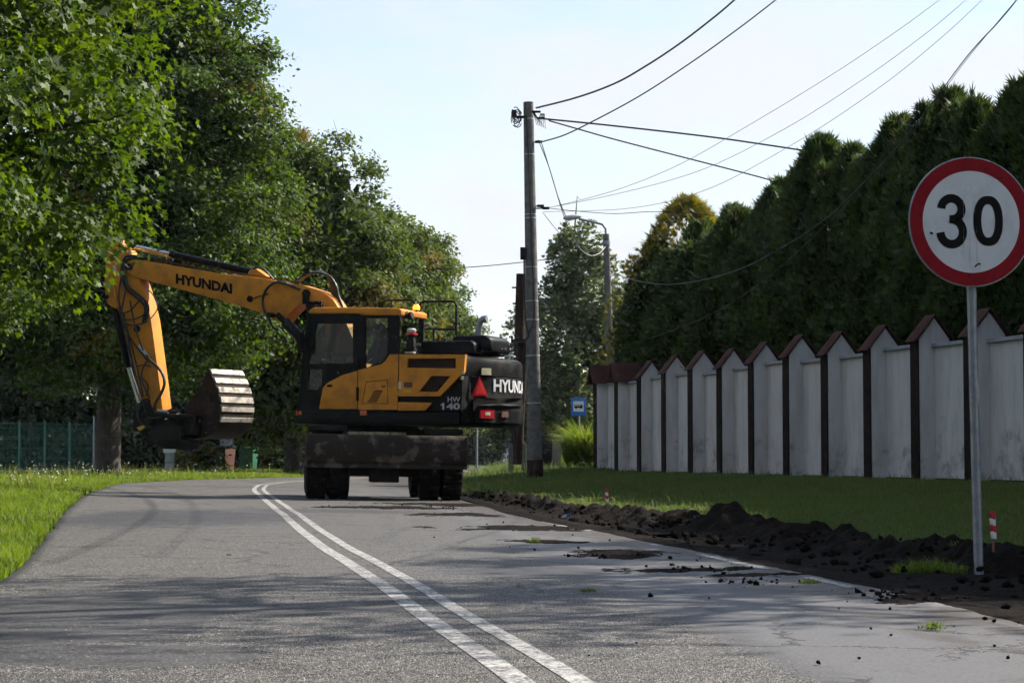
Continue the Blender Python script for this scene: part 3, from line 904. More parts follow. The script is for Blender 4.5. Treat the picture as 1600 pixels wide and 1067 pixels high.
for k in range(-9, 12):
    s = k * step
    zb = -0.25
    lastk = k >= 10
    EV, PK = 2.14, 2.50
    dz = 0.03 * math.sin(k * 1.9) + 0.004 * k
    mb = MB()
    body = [(-0.20, zb), (0.30, zb), (0.30, EV + dz), (0.05, PK - 0.03 + dz), (-0.20, EV + dz)]
    if not lastk:
        mb.prism(body, [], lambda u, v, d: wp(d, u, v), s - 0.148, s + 0.148)
    else:
        mb.prism([(-0.17, zb), (0.17, zb), (0.17, EV + dz), (0, PK - 0.06 + dz), (-0.17, EV + dz)], [], lambda u, v, d: wp(s + u, d, v), -0.25, 0.31)
    pil = mb.build('pillar', M['plaster'], wall, bevel=0.008, segs=1)
    fs_ = MB()
    fs_.prism([(s - 0.152, zb), (s + 0.152, zb), (s + 0.152, EV - 0.01 + dz), (s - 0.152, EV - 0.01 + dz)], [], lambda u, v, d: wp(u, d, v), 0.303, 0.325)
    fs_.build('brown_strip', M['wall_brown'], pil, bevel=0.004, segs=1)
    for side_ in (-1, 1):
        rf = MB()
        if not lastk:
            n0, n1 = 0.05, 0.05 + side_ * 0.335
            rf.prism([(n0, PK + dz), (n1, EV - 0.045 + dz), (n1, EV - 0.020 + dz), (n0, PK + 0.028 + dz)], [], lambda u, v, d: wp(d, u, v), s - 0.20, s + 0.20)
        else:
            t0, t1 = s, s + side_ * 0.33
            rf.prism([(t0, PK + dz - .03), (t1, EV - 0.10 + dz), (t1, EV - 0.06 + dz), (t0, PK + 0.015 + dz)], [], lambda u, v, d: wp(u, d, v), -0.36, 0.46)
        rf.build('roof_slab', M['roof_red'], pil, bevel=0.006, segs=1)
    if k < 11:
        pn = MB()
        pn.prism([(s + 0.15, zb), (s + step - 0.15, zb), (s + step - 0.15, 2.04 + dz), (s + 0.15, 2.04 + dz)], [], lambda u, v, d: wp(u, d, v), -0.12, 0.045)
        po = pn.build('panel', M['plaster'], wall)
        cp = MB()
        cp.prism([(s + 0.168, 2.043 + dz), (s + step - 0.168, 2.043 + dz), (s + step - 0.168, 2.10 + dz), (s + 0.168, 2.10 + dz)], [], lambda u, v, d: wp(u, d, v), -0.17, 0.105)
        MB().prism([(s + 0.175, zb), (s + step - 0.175, zb), (s + step - 0.175, 0.05), (s + 0.175, 0.05)], [], lambda u, v, d: wp(u, d, v), 0.047, 0.075).build('base_band', M['wall_brown'], po)  # dark brown band along the foot of each panel
        cp.build('coping', M['cap_grey'], po, bevel=0.006, segs=1)

# ------------------------------------------------------------------ conifer hedge
def conifer_variant(name, seed, h, R, mat, n_fr, bark=True):
    r = np.random.default_rng(seed)
    # template: flat spray of five narrow tongues
    tm = [(0, 0, 0)]
    fs = []
    for j, (a, ln) in enumerate([(-0.75, 0.55), (-0.36, 0.85), (0.02, 1.05), (0.40, 0.82), (0.78, 0.5)]):
        ca, sa = math.cos(a), math.sin(a)
        b0 = len(tm)
        w = 0.10
        tm += [(0.05 * ln * ca - w * sa * -1, 0.05 * ln * sa - w * ca, 0.02 * j), (ln * ca, ln * sa, 0.05 * (j - 2)), (0.05 * ln * ca + w * sa * -1, 0.05 * ln * sa + w * ca, 0.02 * j)]
        fs.append((b0, b0 + 1, b0 + 2))
    n = n_fr
    # a main cone and several side leaders give the ragged outline of an unclipped hedge
    sx_ = [(0.0, 0.0, 1.0, 1.0, 0.0)]
    for q in range(7):
        a_q = r.uniform(0, 2 * np.pi); o_q = R * r.uniform(0.35, 0.72)
        sx_.append((o_q * np.cos(a_q), o_q * np.sin(a_q), r.uniform(0.70, 0.98), r.uniform(0.45, 0.70), r.uniform(0.10, 0.3)))
    sx_ = np.array(sx_)
    which = np.where(r.random(n) < 0.60, 0, r.integers(1, 8, n))
    q_ = sx_[which]
    ht = h * q_[:, 2]
    zlo = h * q_[:, 4]
    t = r.random(n) ** 0.92
    z = 0.15 + zlo + t * (ht - zlo - 0.2)
    a = r.uniform(0, 2 * np.pi, n)
    lob = 1 + 0.16 * np.sin(a * 3 + seed + z * 1.3) + 0.14 * np.sin(a * 5 + z * 2.6 + seed * 2) + 0.12 * np.sin(z * 5.0 + a * 2)
    zr = z / ht
    prof = R * q_[:, 3] * np.clip(1.0 - np.clip((zr - 0.56) / 0.445, 0, 1) ** 1.9, 0.02, 1) * np.clip(0.75 + zr, 0, 1)
    rad = prof * lob * (0.55 + 0.47 * np.sqrt(r.random(n)))
    C = np.stack([rad * np.cos(a) + q_[:, 0], rad * np.sin(a) + q_[:, 1], z], 1)
    out = np.stack([np.cos(a), np.sin(a), np.zeros(n)], 1)
    T = out * (0.55 + 0.3 * r.random(n))[:, None] + np.array([0, 0, 1.0]) * (0.55 + 0.6 * r.random(n))[:, None] + r.normal(size=(n, 3)) * 0.3
    N = np.stack([-np.sin(a), np.cos(a), np.zeros(n)], 1) + r.normal(size=(n, 3)) * 0.6
    S = (0.085 + 0.12 * r.random(n)) * np.where(z > h * 0.85, 1.15, 1.0)
    # leading shoots
    nl = 60
    ct = np.stack([r.normal(0, R * 0.10, nl), r.normal(0, R * 0.10, nl), h * (0.90 + 0.09 * r.random(nl))], 1)
    C = np.concatenate([C, ct]); T = np.concatenate([T, np.tile([0, 0, 1.0], (nl, 1)) + r.normal(size=(nl, 3)) * 0.25])
    N = np.concatenate([N, r.normal(size=(nl, 3))]); S = np.concatenate([S, 0.14 + 0.14 * r.random(nl)])
    nx2 = 420                                                 # stray sprays breaking the outline
    a2 = r.uniform(0, 2 * np.pi, nx2); z2 = h * (0.58 + 0.40 * r.random(nx2))
    p2 = R * np.clip(1.0 - np.clip((z2 / h - 0.56) / 0.445, 0, 1) ** 1.9, 0.03, 1) * (0.85 + 0.25 * r.random(nx2))
    C = np.concatenate([C, np.stack([p2 * np.cos(a2), p2 * np.sin(a2), z2], 1)])
    T = np.concatenate([T, np.stack([np.cos(a2) * .5, np.sin(a2) * .5, 0.9 + 0 * a2], 1)])
    N = np.concatenate([N, r.normal(size=(nx2, 3))]); S = np.concatenate([S, 0.16 + 0.16 * r.random(nx2)])
    cln = 0.5 + 0.5 * np.sin(C[:, 2] * 3 + np.arctan2(C[:, 1], C[:, 0]) * 3 + seed)
    tint = np.stack([np.clip(0.55 * r.random(len(C)) + 0.35 * cln, 0, 1), np.clip((r.random(len(C)) - 0.94) * 3, 0, .3), np.zeros(len(C)), np.ones(len(C))], 1)
    crown = scatter(name + '_crown', tm, fs, C, N, S, tint, mat, T, r)
    tr = MB().tube([(0, 0, -0.3), (0.02, 0.01, h * 0.4), (0, 0, h * 0.9)], [0.10, 0.07, 0.015], 8).mesh(name + '_trunk', M['bark'])
    return crown, tr
CV = [conifer_variant('thuja', 30 + i, 5.9, 0.95, M['thuja'], 15000) for i in range(4)]
ORD = ['first', 'second', 'third', 'fourth', 'fifth', 'sixth', 'seventh', 'eighth', 'ninth', 'tenth', 'eleventh', 'twelfth', 'thirteenth', 'fourteenth', 'fifteenth',
       'sixteenth', 'seventeenth', 'eighteenth', 'nineteenth', 'twentieth', 'twenty-first', 'twenty-second', 'twenty-third', 'twenty-fourth', 'twenty-fifth', 'twenty-sixth',
       'twenty-seventh', 'twenty-eighth', 'twenty-ninth', 'thirtieth', 'thirty-first', 'thirty-second', 'thirty-third', 'thirty-fourth', 'thirty-fifth', 'thirty-sixth', 'thirty-seventh', 'thirty-eighth']
rg = random.Random(17)
hy = 53.3
k = 0
hmul = lambda Y: float(np.interp(Y, [12, 31, 34, 35.3, 37, 39.6, 43, 44.3, 46, 47.5, 50, 52], [1.0, 1.06, 1.03, 1.09, 1.01, 1.05, 1.08, 1.07, 0.98, 0.95, 0.96, 0.90]))
while hy > 12.5:
    cm, tm_ = CV[k % 4]
    x = wall_x(hy) + 1.74 + rg.uniform(-.12, .12)
    o = empty('thuja_tree', (x, hy, 0.24), rg.uniform(0, 6.28))
    hs = hmul(hy) * rg.uniform(0.98, 1.09)
    ws = rg.uniform(1.0, 1.22)
    o.scale = (ws, ws, hs)
    o.rotation_euler = (rg.uniform(-.03, .03), rg.uniform(-.03, .03), o.rotation_euler.z)
    link('trunk', tm_, o); link('crown', cm, o)
    tag(o, f'{ORD[k]} tall dark green thuja of the hedge behind the wall, counted from the street lamp', 'conifer', 'thujas of the hedge behind the wall')
    hy -= rg.uniform(1.02, 1.16)
    k += 1
gc, gt = conifer_variant('golden', 77, 7.0, 1.5, M['thuja_gold'], 9000)
o = empty('golden_conifer', (4.45, 53.6, 0.2)); o.scale = (1.2, 1.2, 1.0); link('trunk', gt, o); link('crown', gc, o)
tag(o, 'yellow gold conifer whose top rises behind the far end of the dark hedge', 'conifer')

# ------------------------------------------------------------------ broadleaf trees
MAPLE = []
for a, r in [(-90, .22), (-38, .62), (-2, .42), (34, .95), (62, .46), (90, 1.1), (118, .46), (146, .95), (182, .42), (218, .62)]:
    MAPLE.append((r * math.cos(math.radians(a)) * 0.55, r * math.sin(math.radians(a)) * 0.55, 0.10 * (0.5 - r) * 0.6))
MAPLE_F = [tuple(range(len(MAPLE)))]
STAR = [(-.5, -.15, 0), (-.15, -.32, .06), (.25, -.5, -.03), (.24, -.05, .07), (.55, .22, -.05), (.08, .3, .06), (-.2, .55, -.02), (-.22, .12, .05)]
STAR_F = [tuple(range(8))]

KITE = [(-.55, 0, .03), (-.12, -.30, -.04), (.50, -.04, .05), (-.02, .32, -.03)]
KITE_F = [(0, 1, 2), (0, 2, 3)]

def maple(name, lobes, n_boughs, clumps, per, rb, leaf, mat, seed, tmpl=KITE, faces=KITE_F, autumn=0.0, trunk_r=0.28, trunk_h=None, bare=0, fill=0.16):
    """lobes: (x,y,z,rx,ry,rz) relative to the trunk foot; the crown is boughs on the lobes, leaf sprays on the boughs"""
    r = np.random.default_rng(seed)
    LB = np.array(lobes, float)
    vol = (LB[:, 3] * LB[:, 4] * LB[:, 5]) ** 0.70
    pick = r.choice(len(lobes), size=n_boughs * 2, p=vol / vol.sum())
    L = LB[pick]
    d = r.normal(size=(len(L), 3)); d /= np.linalg.norm(d, axis=1, keepdims=True)
    BC = L[:, :3] + d * (0.72 + 0.30 * r.random(len(L)))[:, None] * L[:, 3:6]
    deep = np.zeros(len(L), bool)
    for l_ in lobes:
        q_ = (BC - np.array(l_[:3])) / np.array(l_[3:6])
        deep |= np.sum(q_ * q_, 1) < 0.42
    BC, d = BC[~deep][:n_boughs], d[~deep][:n_boughs]
    nb_ = len(BC)
    rbs = rb * (0.7 + 0.6 * r.random(nb_))
    # sprays sit on the outer and upper side of each bough
    bi = np.repeat(np.arange(nb_), clumps)
    cd = d[bi] * 0.75 + np.array([0, 0, 0.45]) + r.normal(size=(len(bi), 3)) * 0.62
    cd /= np.linalg.norm(cd, axis=1, keepdims=True)
    CC = BC[bi] + cd * (rbs[bi] * (0.55 + 0.5 * r.random(len(bi))))[:, None] * np.array([1, 1, 0.8])
    cnt = np.maximum((per * (0.4 + 1.2 * r.random(len(CC)))).astype(int), 3)
    ci = np.repeat(np.arange(len(CC)), cnt)
    n = len(ci)
    sp_ = rb * 0.30
    off = r.normal(size=(n, 3)) * np.array([sp_, sp_, sp_ * 0.45])
    off[:, 2] -= 0.35 * np.hypot(off[:, 0], off[:, 1])
    C = CC[ci] + off
    N = cd[ci] * 0.6 + np.array([0, 0, 0.55]) + r.normal(size=(n, 3)) * 0.5
    S = leaf * (0.6 + 0.75 * r.random(n))
    bt_ = r.random(nb_); ct = r.random(len(CC)); ca = (r.random(nb_) < autumn) * (0.3 + 0.7 * r.random(nb_))
    t0 = 0.30 * bt_[bi][ci] + 0.25 * ct[ci] + 0.45 * r.random(n)
    t1 = ca[bi][ci] * (0.35 + 0.65 * r.random(n))
    # inner foliage closing the crown
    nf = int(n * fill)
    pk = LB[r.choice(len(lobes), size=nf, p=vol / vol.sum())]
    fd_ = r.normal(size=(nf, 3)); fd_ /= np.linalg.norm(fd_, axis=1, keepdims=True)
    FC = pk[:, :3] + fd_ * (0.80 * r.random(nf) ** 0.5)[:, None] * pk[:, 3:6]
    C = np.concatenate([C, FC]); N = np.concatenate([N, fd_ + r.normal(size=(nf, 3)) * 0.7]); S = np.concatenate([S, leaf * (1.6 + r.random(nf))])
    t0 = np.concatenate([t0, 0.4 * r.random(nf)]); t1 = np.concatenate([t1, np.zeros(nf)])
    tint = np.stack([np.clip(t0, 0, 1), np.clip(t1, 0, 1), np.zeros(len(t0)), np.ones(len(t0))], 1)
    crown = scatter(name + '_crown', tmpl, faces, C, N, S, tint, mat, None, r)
    # trunk with limbs and the branches that carry the boughs
    rr = random.Random(seed)
    mb = MB()
    th = trunk_h or min(l_[2] for l_ in lobes) + 0.5
    top = Vector((0.15 * rr.uniform(-1, 1), 0.15 * rr.uniform(-1, 1), th))
    mb.tube([(0, 0, -0.4), (0, 0, 0.0), (0.02, 0, 0.35), tuple(top * 0.6), tuple(top)], [trunk_r * 1.7, trunk_r * 1.5, trunk_r * 1.05, trunk_r * 0.9, trunk_r * 0.75], 12)
    for l_ in lobes:
        c_ = Vector(l_[:3])
        mid = top.lerp(c_, 0.5) + Vector((0, 0, 0.25))
        mb.tube([tuple(top - Vector((0, 0, 0.3))), tuple(mid), tuple(c_)], [trunk_r * 0.5, trunk_r * 0.32, trunk_r * 0.14], 7)
    for j in range(min(nb_, 160)):
        c_ = Vector(BC[j])
        l_ = min(lobes, key=lambda q: (Vector(q[:3]) - c_).length)
        s_ = Vector(l_[:3])
        mb.tube([tuple(s_), tuple(s_.lerp(c_, .55) + Vector((0, 0, .12))), tuple(c_), tuple(c_ + Vector(d[j]) * rbs[j] * .6)], [0.045, 0.03, 0.016, 0.006], 5, cap=False)
    for j in range(bare):
        b0 = Vector((rr.uniform(-1.2, 1.6), rr.uniform(-1, 1), max(l_[2] + l_[5] for l_ in lobes) - 1.2))
        mb.tube([tuple(b0), tuple(b0 + Vector((rr.uniform(-.3, .3), 0, 0.9))), tuple(b0 + Vector((rr.uniform(-.5, .5), 0, rr.uniform(1.4, 1.9))))], [0.025, 0.014, 0.004], 4, cap=False)
    trunk = mb.mesh(name + '_trunk', M['bark'])
    return crown, trunk

def plant_tree(name, meshes, loc, label, rz=0.0, sc=(1, 1, 1), group=None, cat='tree'):
    o = empty(name, loc, rz)
    o.scale = sc
    link('crown', meshes[0], o); link('trunk', meshes[1], o)
    return tag(o, label, cat, group)

# near maple whose branches hang into the picture top left (leaf shapes can be seen)
near_lobes = [(0.2, 0, 5.2, 3.0, 3.4, 2.6), (1.6, 0.6, 3.7, 1.9, 2.6, 1.35), (1.9, -0.8, 5.4, 1.9, 2.4, 1.7), (0.4, -1.6, 3.6, 2.4, 2.2, 1.2), (-1.5, 0.5, 5.0, 2.6, 2.6, 2.2),
              (1.4, 1.6, 7.2, 2.4, 2.4, 1.8), (0.9, -2.2, 6.6, 2.6, 2.2, 1.8), (2.6, 0.8, 6.7, 1.5, 1.8, 1.2), (0.4, 0, 8.4, 2.4, 2.4, 1.6)]
t1_ = maple('near_maple', near_lobes, 250, 13, 24, 0.60, 0.105, M['leaf_near'], 101, MAPLE, MAPLE_F, autumn=0.03, trunk_r=0.24, trunk_h=3.6)
plant_tree('maple_tree', t1_, (-7.5, 22.0, 0.05), 'nearest maple with large lobed leaves hanging in from the top left corner')

big_lobes = [(0.4, 0, 6.0, 3.6, 3.6, 2.8), (1.8, -0.6, 4.6, 2.6, 2.6, 2.0), (2.2, 0.2, 7.4, 2.5, 2.6, 2.3), (-1.6, 0.4, 6.6, 3.0, 3.0, 2.6), (1.2, -0.8, 10.0, 3.0, 2.8, 2.4), (2.4, 0.4, 9.4, 2.2, 2.4, 2.0),
             (0.2, 0.2, 12.4, 3.0, 2.8, 2.2), (-0.8, -1.8, 4.4, 2.8, 2.2, 1.7), (1.8, -0.2, 12.2, 2.3, 2.2, 2.0), (0.6, 0, 14.4, 2.4, 2.2, 1.8)]
t2_ = maple('big_maple', big_lobes, 330, 13, 32, 0.85, 0.135, M['leaf_mid'], 202, autumn=0.03, trunk_r=0.34, trunk_h=4.4)
plant_tree('maple_tree', t2_, (-10.9, 57.5, 0.08), 'tall dark green maple behind the raised yellow boom')
plant_tree('maple_tree', t2_, (-13.2, 40.0, 0.08), 'shaded maple beside the green mesh fence, behind the nearest maple', 2.2, (0.85, 0.85, 0.85))
plant_tree('maple_tree', t2_, (-11.6, 31.0, 0.08), 'maple at the left picture edge behind the nearest maple', 4.0, (0.7, 0.7, 0.75))

far_lobes = [(0.2, 0, 4.6, 3.0, 3.0, 2.4), (1.3, -0.6, 3.4, 2.2, 2.2, 1.6), (1.5, 0.2, 5.9, 2.0, 2.0, 1.8), (-1.4, 0.2, 5.2, 2.4, 2.4, 2.1), (0.5, -0.6, 7.6, 2.3, 2.2, 1.8), (-0.6, 0.3, 9.0, 1.7, 1.7, 1.3),
             (1.6, -0.3, 7.4, 1.2, 1.2, 1.0), (0.9, -0.2, 9.0, 1.1, 1.1, 1.0), (-0.4, -1.4, 2.6, 2.2, 1.8, 1.3)]
t3_ = maple('far_maple', far_lobes, 230, 12, 26, 0.72, 0.15, M['leaf_far'], 303, autumn=0.12, trunk_r=0.26, trunk_h=2.8, bare=5)
far_lobes2 = [(0, 0, 4.4, 2.9, 2.9, 2.5), (1.2, 0.4, 4.0, 2.1, 2.1, 1.8), (-1.2, -0.3, 5.4, 2.2, 2.2, 1.9), (0.8, -0.5, 6.6, 2.0, 2.0, 1.7), (0.1, 0.3, 8.4, 1.8, 1.8, 1.5), (1.3, 0, 8.0, 1.2, 1.2, 0.9), (-0.2, -1.2, 2.5, 2.0, 1.8, 1.3)]
t4_ = maple('far_maple_two', far_lobes2, 190, 12, 26, 0.72, 0.155, M['leaf_far'], 404, autumn=0.15, trunk_r=0.24, trunk_h=2.6, bare=2)
gp = 'maples lining the far side of the bend'
plant_tree('maple_tree', t3_, (-6.95, 68, 0.05), 'turning maple with bare twigs on top, right of the tall dark maple', 0.3, (1.03, 1.03, 1.05), gp)
plant_tree('maple_tree', t4_, (-5.5, 79, 0.05), 'second turning maple, over the roof of the excavator cab', 1.2, (1.03, 1.03, 1.08), gp)
plant_tree('maple_tree', t3_, (-5.0, 92, 0.0), 'third turning maple, behind the rails of the excavator', 2.6, (1.0, 1.0, 0.98), gp)
plant_tree('maple_tree', t4_, (-4.5, 106, 0.0), 'fourth turning maple, just left of the exhaust pipe', 4.0, (1.0, 1.0, 1.02), gp)
plant_tree('maple_tree', t3_, (-4.2, 124, 0.0), 'farthest and smallest maple of the row at the bend', 5.2, (1.0, 1.0, 0.92), gp)

# tall maples right of the camera, outside the picture: they shade the sign, the soil and the right lane
t8_ = maple('roadside_maple', [(a, b_, c_ + 3.5, d_, e_, f_) for a, b_, c_, d_, e_, f_ in far_lobes2], 85, 6, 8, 0.72, 0.16, M['leaf_far'], 808, fill=0.03, trunk_r=0.2, trunk_h=5.6)
plant_tree('maple_tree', t8_, (6.9, 13.9, 0.1), 'tall maple on the lawn right of the picture, shading the foreground road', 0.6, (0.8, 0.8, 0.95), 'maples outside the picture')
for i, (x, y, s_, w_) in enumerate([(11.2, 16.2, 0.9, 'beyond the right picture edge, nearest the camera'), (11.1, 19.6, .95, 'beyond the right picture edge, second from the camera'), (10.8, 24.0, .82, 'beyond the right picture edge, third from the camera')]):
    plant_tree('maple_tree', t4_, (x, y, 0.2), 'maple ' + w_, i * 1.7, (s_, s_, s_), 'maples outside the picture')
# the avenue goes on behind the camera
for i, (x, y, z_, w_) in enumerate([(-8.2, 7.5, 0.9, 'left of the camera'), (-7.8, -4, 1.0, 'behind the camera on the left'), (-4.5, -17, 1.0, 'farther behind the camera on the left'), (8.6, -7, 0.95, 'behind the camera on the right'), (10.5, -19, 1.0, 'farther behind the camera on the right'),
                                    (-1.0, -30, 1.1, 'far back on the left of the road'), (14.5, -32, 1.1, 'far back on the right of the road'), (6.0, -46, 1.2, 'closing the road far behind the camera'), (-12, -30, 1.1, 'far back beyond the left verge')]):
    plant_tree('maple_tree', (t4_, t3_)[i % 2], (x, y, 0.0), 'avenue maple ' + w_, i * 1.1, (z_ * 1.25, z_ * 1.25, z_ * 1.15), 'maples outside the picture')

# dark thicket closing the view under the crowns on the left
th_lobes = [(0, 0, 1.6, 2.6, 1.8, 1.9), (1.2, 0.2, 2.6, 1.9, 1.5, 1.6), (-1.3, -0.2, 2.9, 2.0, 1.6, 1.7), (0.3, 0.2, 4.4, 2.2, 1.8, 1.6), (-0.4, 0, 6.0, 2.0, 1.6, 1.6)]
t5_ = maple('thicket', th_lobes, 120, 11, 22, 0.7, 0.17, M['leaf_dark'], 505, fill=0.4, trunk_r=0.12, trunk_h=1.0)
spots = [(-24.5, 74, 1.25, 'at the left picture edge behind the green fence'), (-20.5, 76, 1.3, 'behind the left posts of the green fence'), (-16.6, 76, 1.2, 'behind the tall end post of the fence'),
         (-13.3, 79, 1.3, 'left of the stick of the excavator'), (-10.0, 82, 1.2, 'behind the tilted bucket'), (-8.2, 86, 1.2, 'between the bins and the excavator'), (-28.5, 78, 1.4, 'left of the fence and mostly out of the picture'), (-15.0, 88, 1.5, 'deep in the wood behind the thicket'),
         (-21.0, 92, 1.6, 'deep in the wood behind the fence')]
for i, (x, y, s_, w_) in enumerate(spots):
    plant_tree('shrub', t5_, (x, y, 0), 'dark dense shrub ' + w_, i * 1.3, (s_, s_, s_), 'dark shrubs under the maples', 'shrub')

for i, (x, y, s_, w_) in enumerate([(-7.5, 148, 1.0, 'beyond the far road left of the blade'), (-4.6, 142, .9, 'under the tail of the excavator'), (-2.3, 140, .85, 'left of the cyclist'), (0.3, 142, .9, 'behind the wooden pole'), (3.0, 138, .9, 'behind the black container'), (5.4, 134, .9, 'behind the ornamental grass'), (8.2, 130, 1.0, 'behind the end of the wall')]):
    plant_tree('shrub', t5_, (x, y, -0.3), 'far dark shrub ' + w_, i * 1.9, (s_, s_, s_ * .8), 'far shrubs beyond the road', 'shrub')

# birch and far trees on the right
def birch():
    r = np.random.default_rng(61)
    n_s = 900
    lobes = [(0, 0, 3.0, 1.8, 1.6, 2.0), (-0.4, 0, 5.2, 1.3, 1.2, 1.8), (0.35, 0, 6.6, 0.9, 0.9, 1.5), (0.1, 0, 8.2, 0.55, 0.55, 0.9), (-0.9, 0, 2.2, 1.3, 1.2, 1.5), (0.9, 0, 4.6, 0.8, 0.8, 1.3)]
    P, N, S = [], [], []
    for i in range(n_s):
        l_ = lobes[r.choice(len(lobes), p=[.28, .22, .16, .08, .16, .10])]
        d = r.normal(size=3); d /= np.linalg.norm(d)
        c = np.array(l_[:3]) + d * np.array(l_[3:]) * (0.5 + 0.6 * r.random())
        ln = 0.4 + 0.8 * r.random()
        k_ = 34
        t = r.random(k_)
        pts = c + np.stack([d[0] * 0.25 * t + r.normal(0, .07, k_), d[1] * 0.25 * t + r.normal(0, .07, k_), -ln * t + 0.15 * np.sin(t * 3)], 1)
        P.append(pts); N.append(r.normal(size=(k_, 3)) + [0, 0, .3]); S.append(0.09 + 0.07 * r.random(k_))
    P = np.concatenate(P); N = np.concatenate(N); S = np.concatenate(S)
    ti = np.stack([r.random(len(P)), np.clip((r.random(len(P)) - .9) * 3, 0, .3), np.zeros(len(P)), np.ones(len(P))], 1)
    crown = scatter('birch_crown', STAR, STAR_F, P, N, S, ti, M['birch_leaf'], None, r)
    mb = MB().tube([(0, 0, -.3), (0, 0, 1), (.08, 0, 3.5), (.02, 0, 6), (.1, 0, 8.6)], [.16, .13, .10, .06, .015], 8)
    for l_ in lobes:
        for j in range(4):
            z0 = l_[2] - 0.8 + 0.4 * j
            e = (l_[0] + random.uniform(-.9, .9) * l_[3], random.uniform(-.8, .8), z0 + random.uniform(.6, 1.3))
            mb.tube([(0.04, 0, max(z0, .8)), tuple(np.array(e) * [.6, .6, 1] + [0, 0, .1]), e], [.035, .02, .006], 5, cap=False)
    return crown, mb.mesh('birch_trunk', M['birch_bark'])
plant_tree('birch_tree', birch(), (2.3, 80, 0), 'pale weeping birch between the concrete pole and the street lamp', 0, (1.5, 1.5, 1.05))
t6_ = maple('far_tree', [(0, 0, 3.0, 2.6, 2.4, 2.4), (1.2, 0, 4.2, 1.8, 1.8, 1.8), (-1.2, 0, 3.8, 1.9, 1.9, 2.0), (0.2, 0, 5.6, 1.8, 1.8, 1.6)], 90, 11, 18, 0.7, 0.24, M['leaf_mid'], 606, fill=0.3, trunk_r=0.16, trunk_h=1.6)
for i, (x, y, s_, w_) in enumerate([(-5.0, 150, 1.0, 'under the tail of the excavator'), (-1.6, 158, 0.95, 'right of the excavator blade, beyond the road'), (1.2, 165, 1.0, 'behind the cyclist'), (4.4, 150, 0.95, 'between the concrete pole and the bus stop sign'),
                                    (5.0, 128, 0.7, 'behind the bus stop sign'), (-8.6, 165, 1.1, 'far behind the left maples'), (2.6, 205, 1.3, 'farthest one on the horizon behind the poles')]):
    plant_tree('distant_tree', t6_, (x, y, 0), 'hazy distant tree ' + w_, i * 0.9, (s_, s_, s_), 'trees in the distance')

# small bushes on the left verge
t7_ = maple('bush', [(0, 0, 0.45, 0.55, 0.5, 0.5), (0.35, 0, 0.35, 0.45, 0.4, 0.38), (-0.35, 0, 0.4, 0.4, 0.4, 0.4)], 46, 8, 12, 0.20, 0.07, M['leaf_far'], 707, autumn=0.3, trunk_r=0.02, trunk_h=0.2)
for i, (px, Y, s_, w_) in enumerate([(312, 68, 1.0, 'beside the brown bin'), (292, 69, 0.9, 'beside the pale marker post'), (437, 74, 1.0, 'between the green bin and the excavator wheel'), (455, 76, 0.9, 'close to the left wheel of the excavator')]):
    x = (px - 800) * Y / FPX
    plant_tree('bush', t7_, (x, Y, gz(x, Y)), 'low sunlit bush ' + w_, i * 1.1, (s_, s_, s_), 'low bushes on the left verge', 'bush')
o = tuft('ornamental_grass', 2.0, 56.0, gz(2.0, 56.0) - .05, 0.45, 4500, 1.25, M['grass'], 'large fountain of ornamental grass at the end of the white wall', 'grass', 5, lean=0.75)
tuft('ornamental_grass', 1.35, 60.0, gz(1.35, 60) - .05, 0.35, 1200, 0.55, M['grass'], 'smaller clump of bright grass beside the black bin', 'grass', 6, lean=0.7)
tuft('grass_tuft', 2.62, 13.45, -0.06, 0.24, 700, 0.11, M['grass'], 'tuft of grass left standing in the soil at the foot of the speed sign', 'grass', 7, lean=0.95, flat=0.5)
tuft('grass_tuft', 3.08, 13.45, -0.06, 0.10, 160, 0.10, M['grass'], 'thin dry grass right of the speed sign post', 'grass', 8)
for i, (px, py, r_, h_, w_) in enumerate([(835, 847, .055, .05, 'small torn weed lying in the right lane near the mud'), (1457, 983, .055, .035, 'torn clump of green weed on the asphalt in front of the speed sign'), (1265, 912, .06, .035, 'flattened weed by the edge line'), (918, 925, .05, .02, 'withered weed on the seam of the asphalt'), (358, 868, .02, .012, 'tiny green leaf tuft on the left lane')]):
    d = ray(px, py); p = EYE + d * (-CAM_H / d.z)
    tuft('road_weed', p.x, p.y, 0.004, r_, 110, h_, M['weed'], w_, 'weed', 20 + i, 'torn weeds on the road', lean=1.1)
# ------------------------------------------------------------------ lettering helpers
def text_mesh(s, size=1.0, offset=0.0):
    cu = bpy.data.curves.new('lettering', 'FONT')
    cu.body = s
    cu.size = size
    cu.offset = offset
    cu.resolution_u = 3
    o = bpy.data.objects.new('lettering', cu)
    COL.objects.link(o)
    dg = bpy.context.evaluated_depsgraph_get()
    me = bpy.data.meshes.new_from_object(o.evaluated_get(dg))
    bpy.data.objects.remove(o)
    bpy.data.curves.remove(cu)
    return me

def print_text(name, s, fn, mat, parent, offset=0.0):
    """fn(u, v) -> point; u, v in 0..1 over the text's own box"""
    me = text_mesh(s, 1.0, offset)
    xs = [v.co.x for v in me.vertices]; ys = [v.co.y for v in me.vertices]
    x0, x1, y0, y1 = min(xs), max(xs), min(ys), max(ys)
    for v in me.vertices:
        v.co = fn((v.co.x - x0) / (x1 - x0), (v.co.y - y0) / (y1 - y0))
    me.materials.clear()
    me.materials.append(mat)
    me.name = name
    return link(name, me, parent)

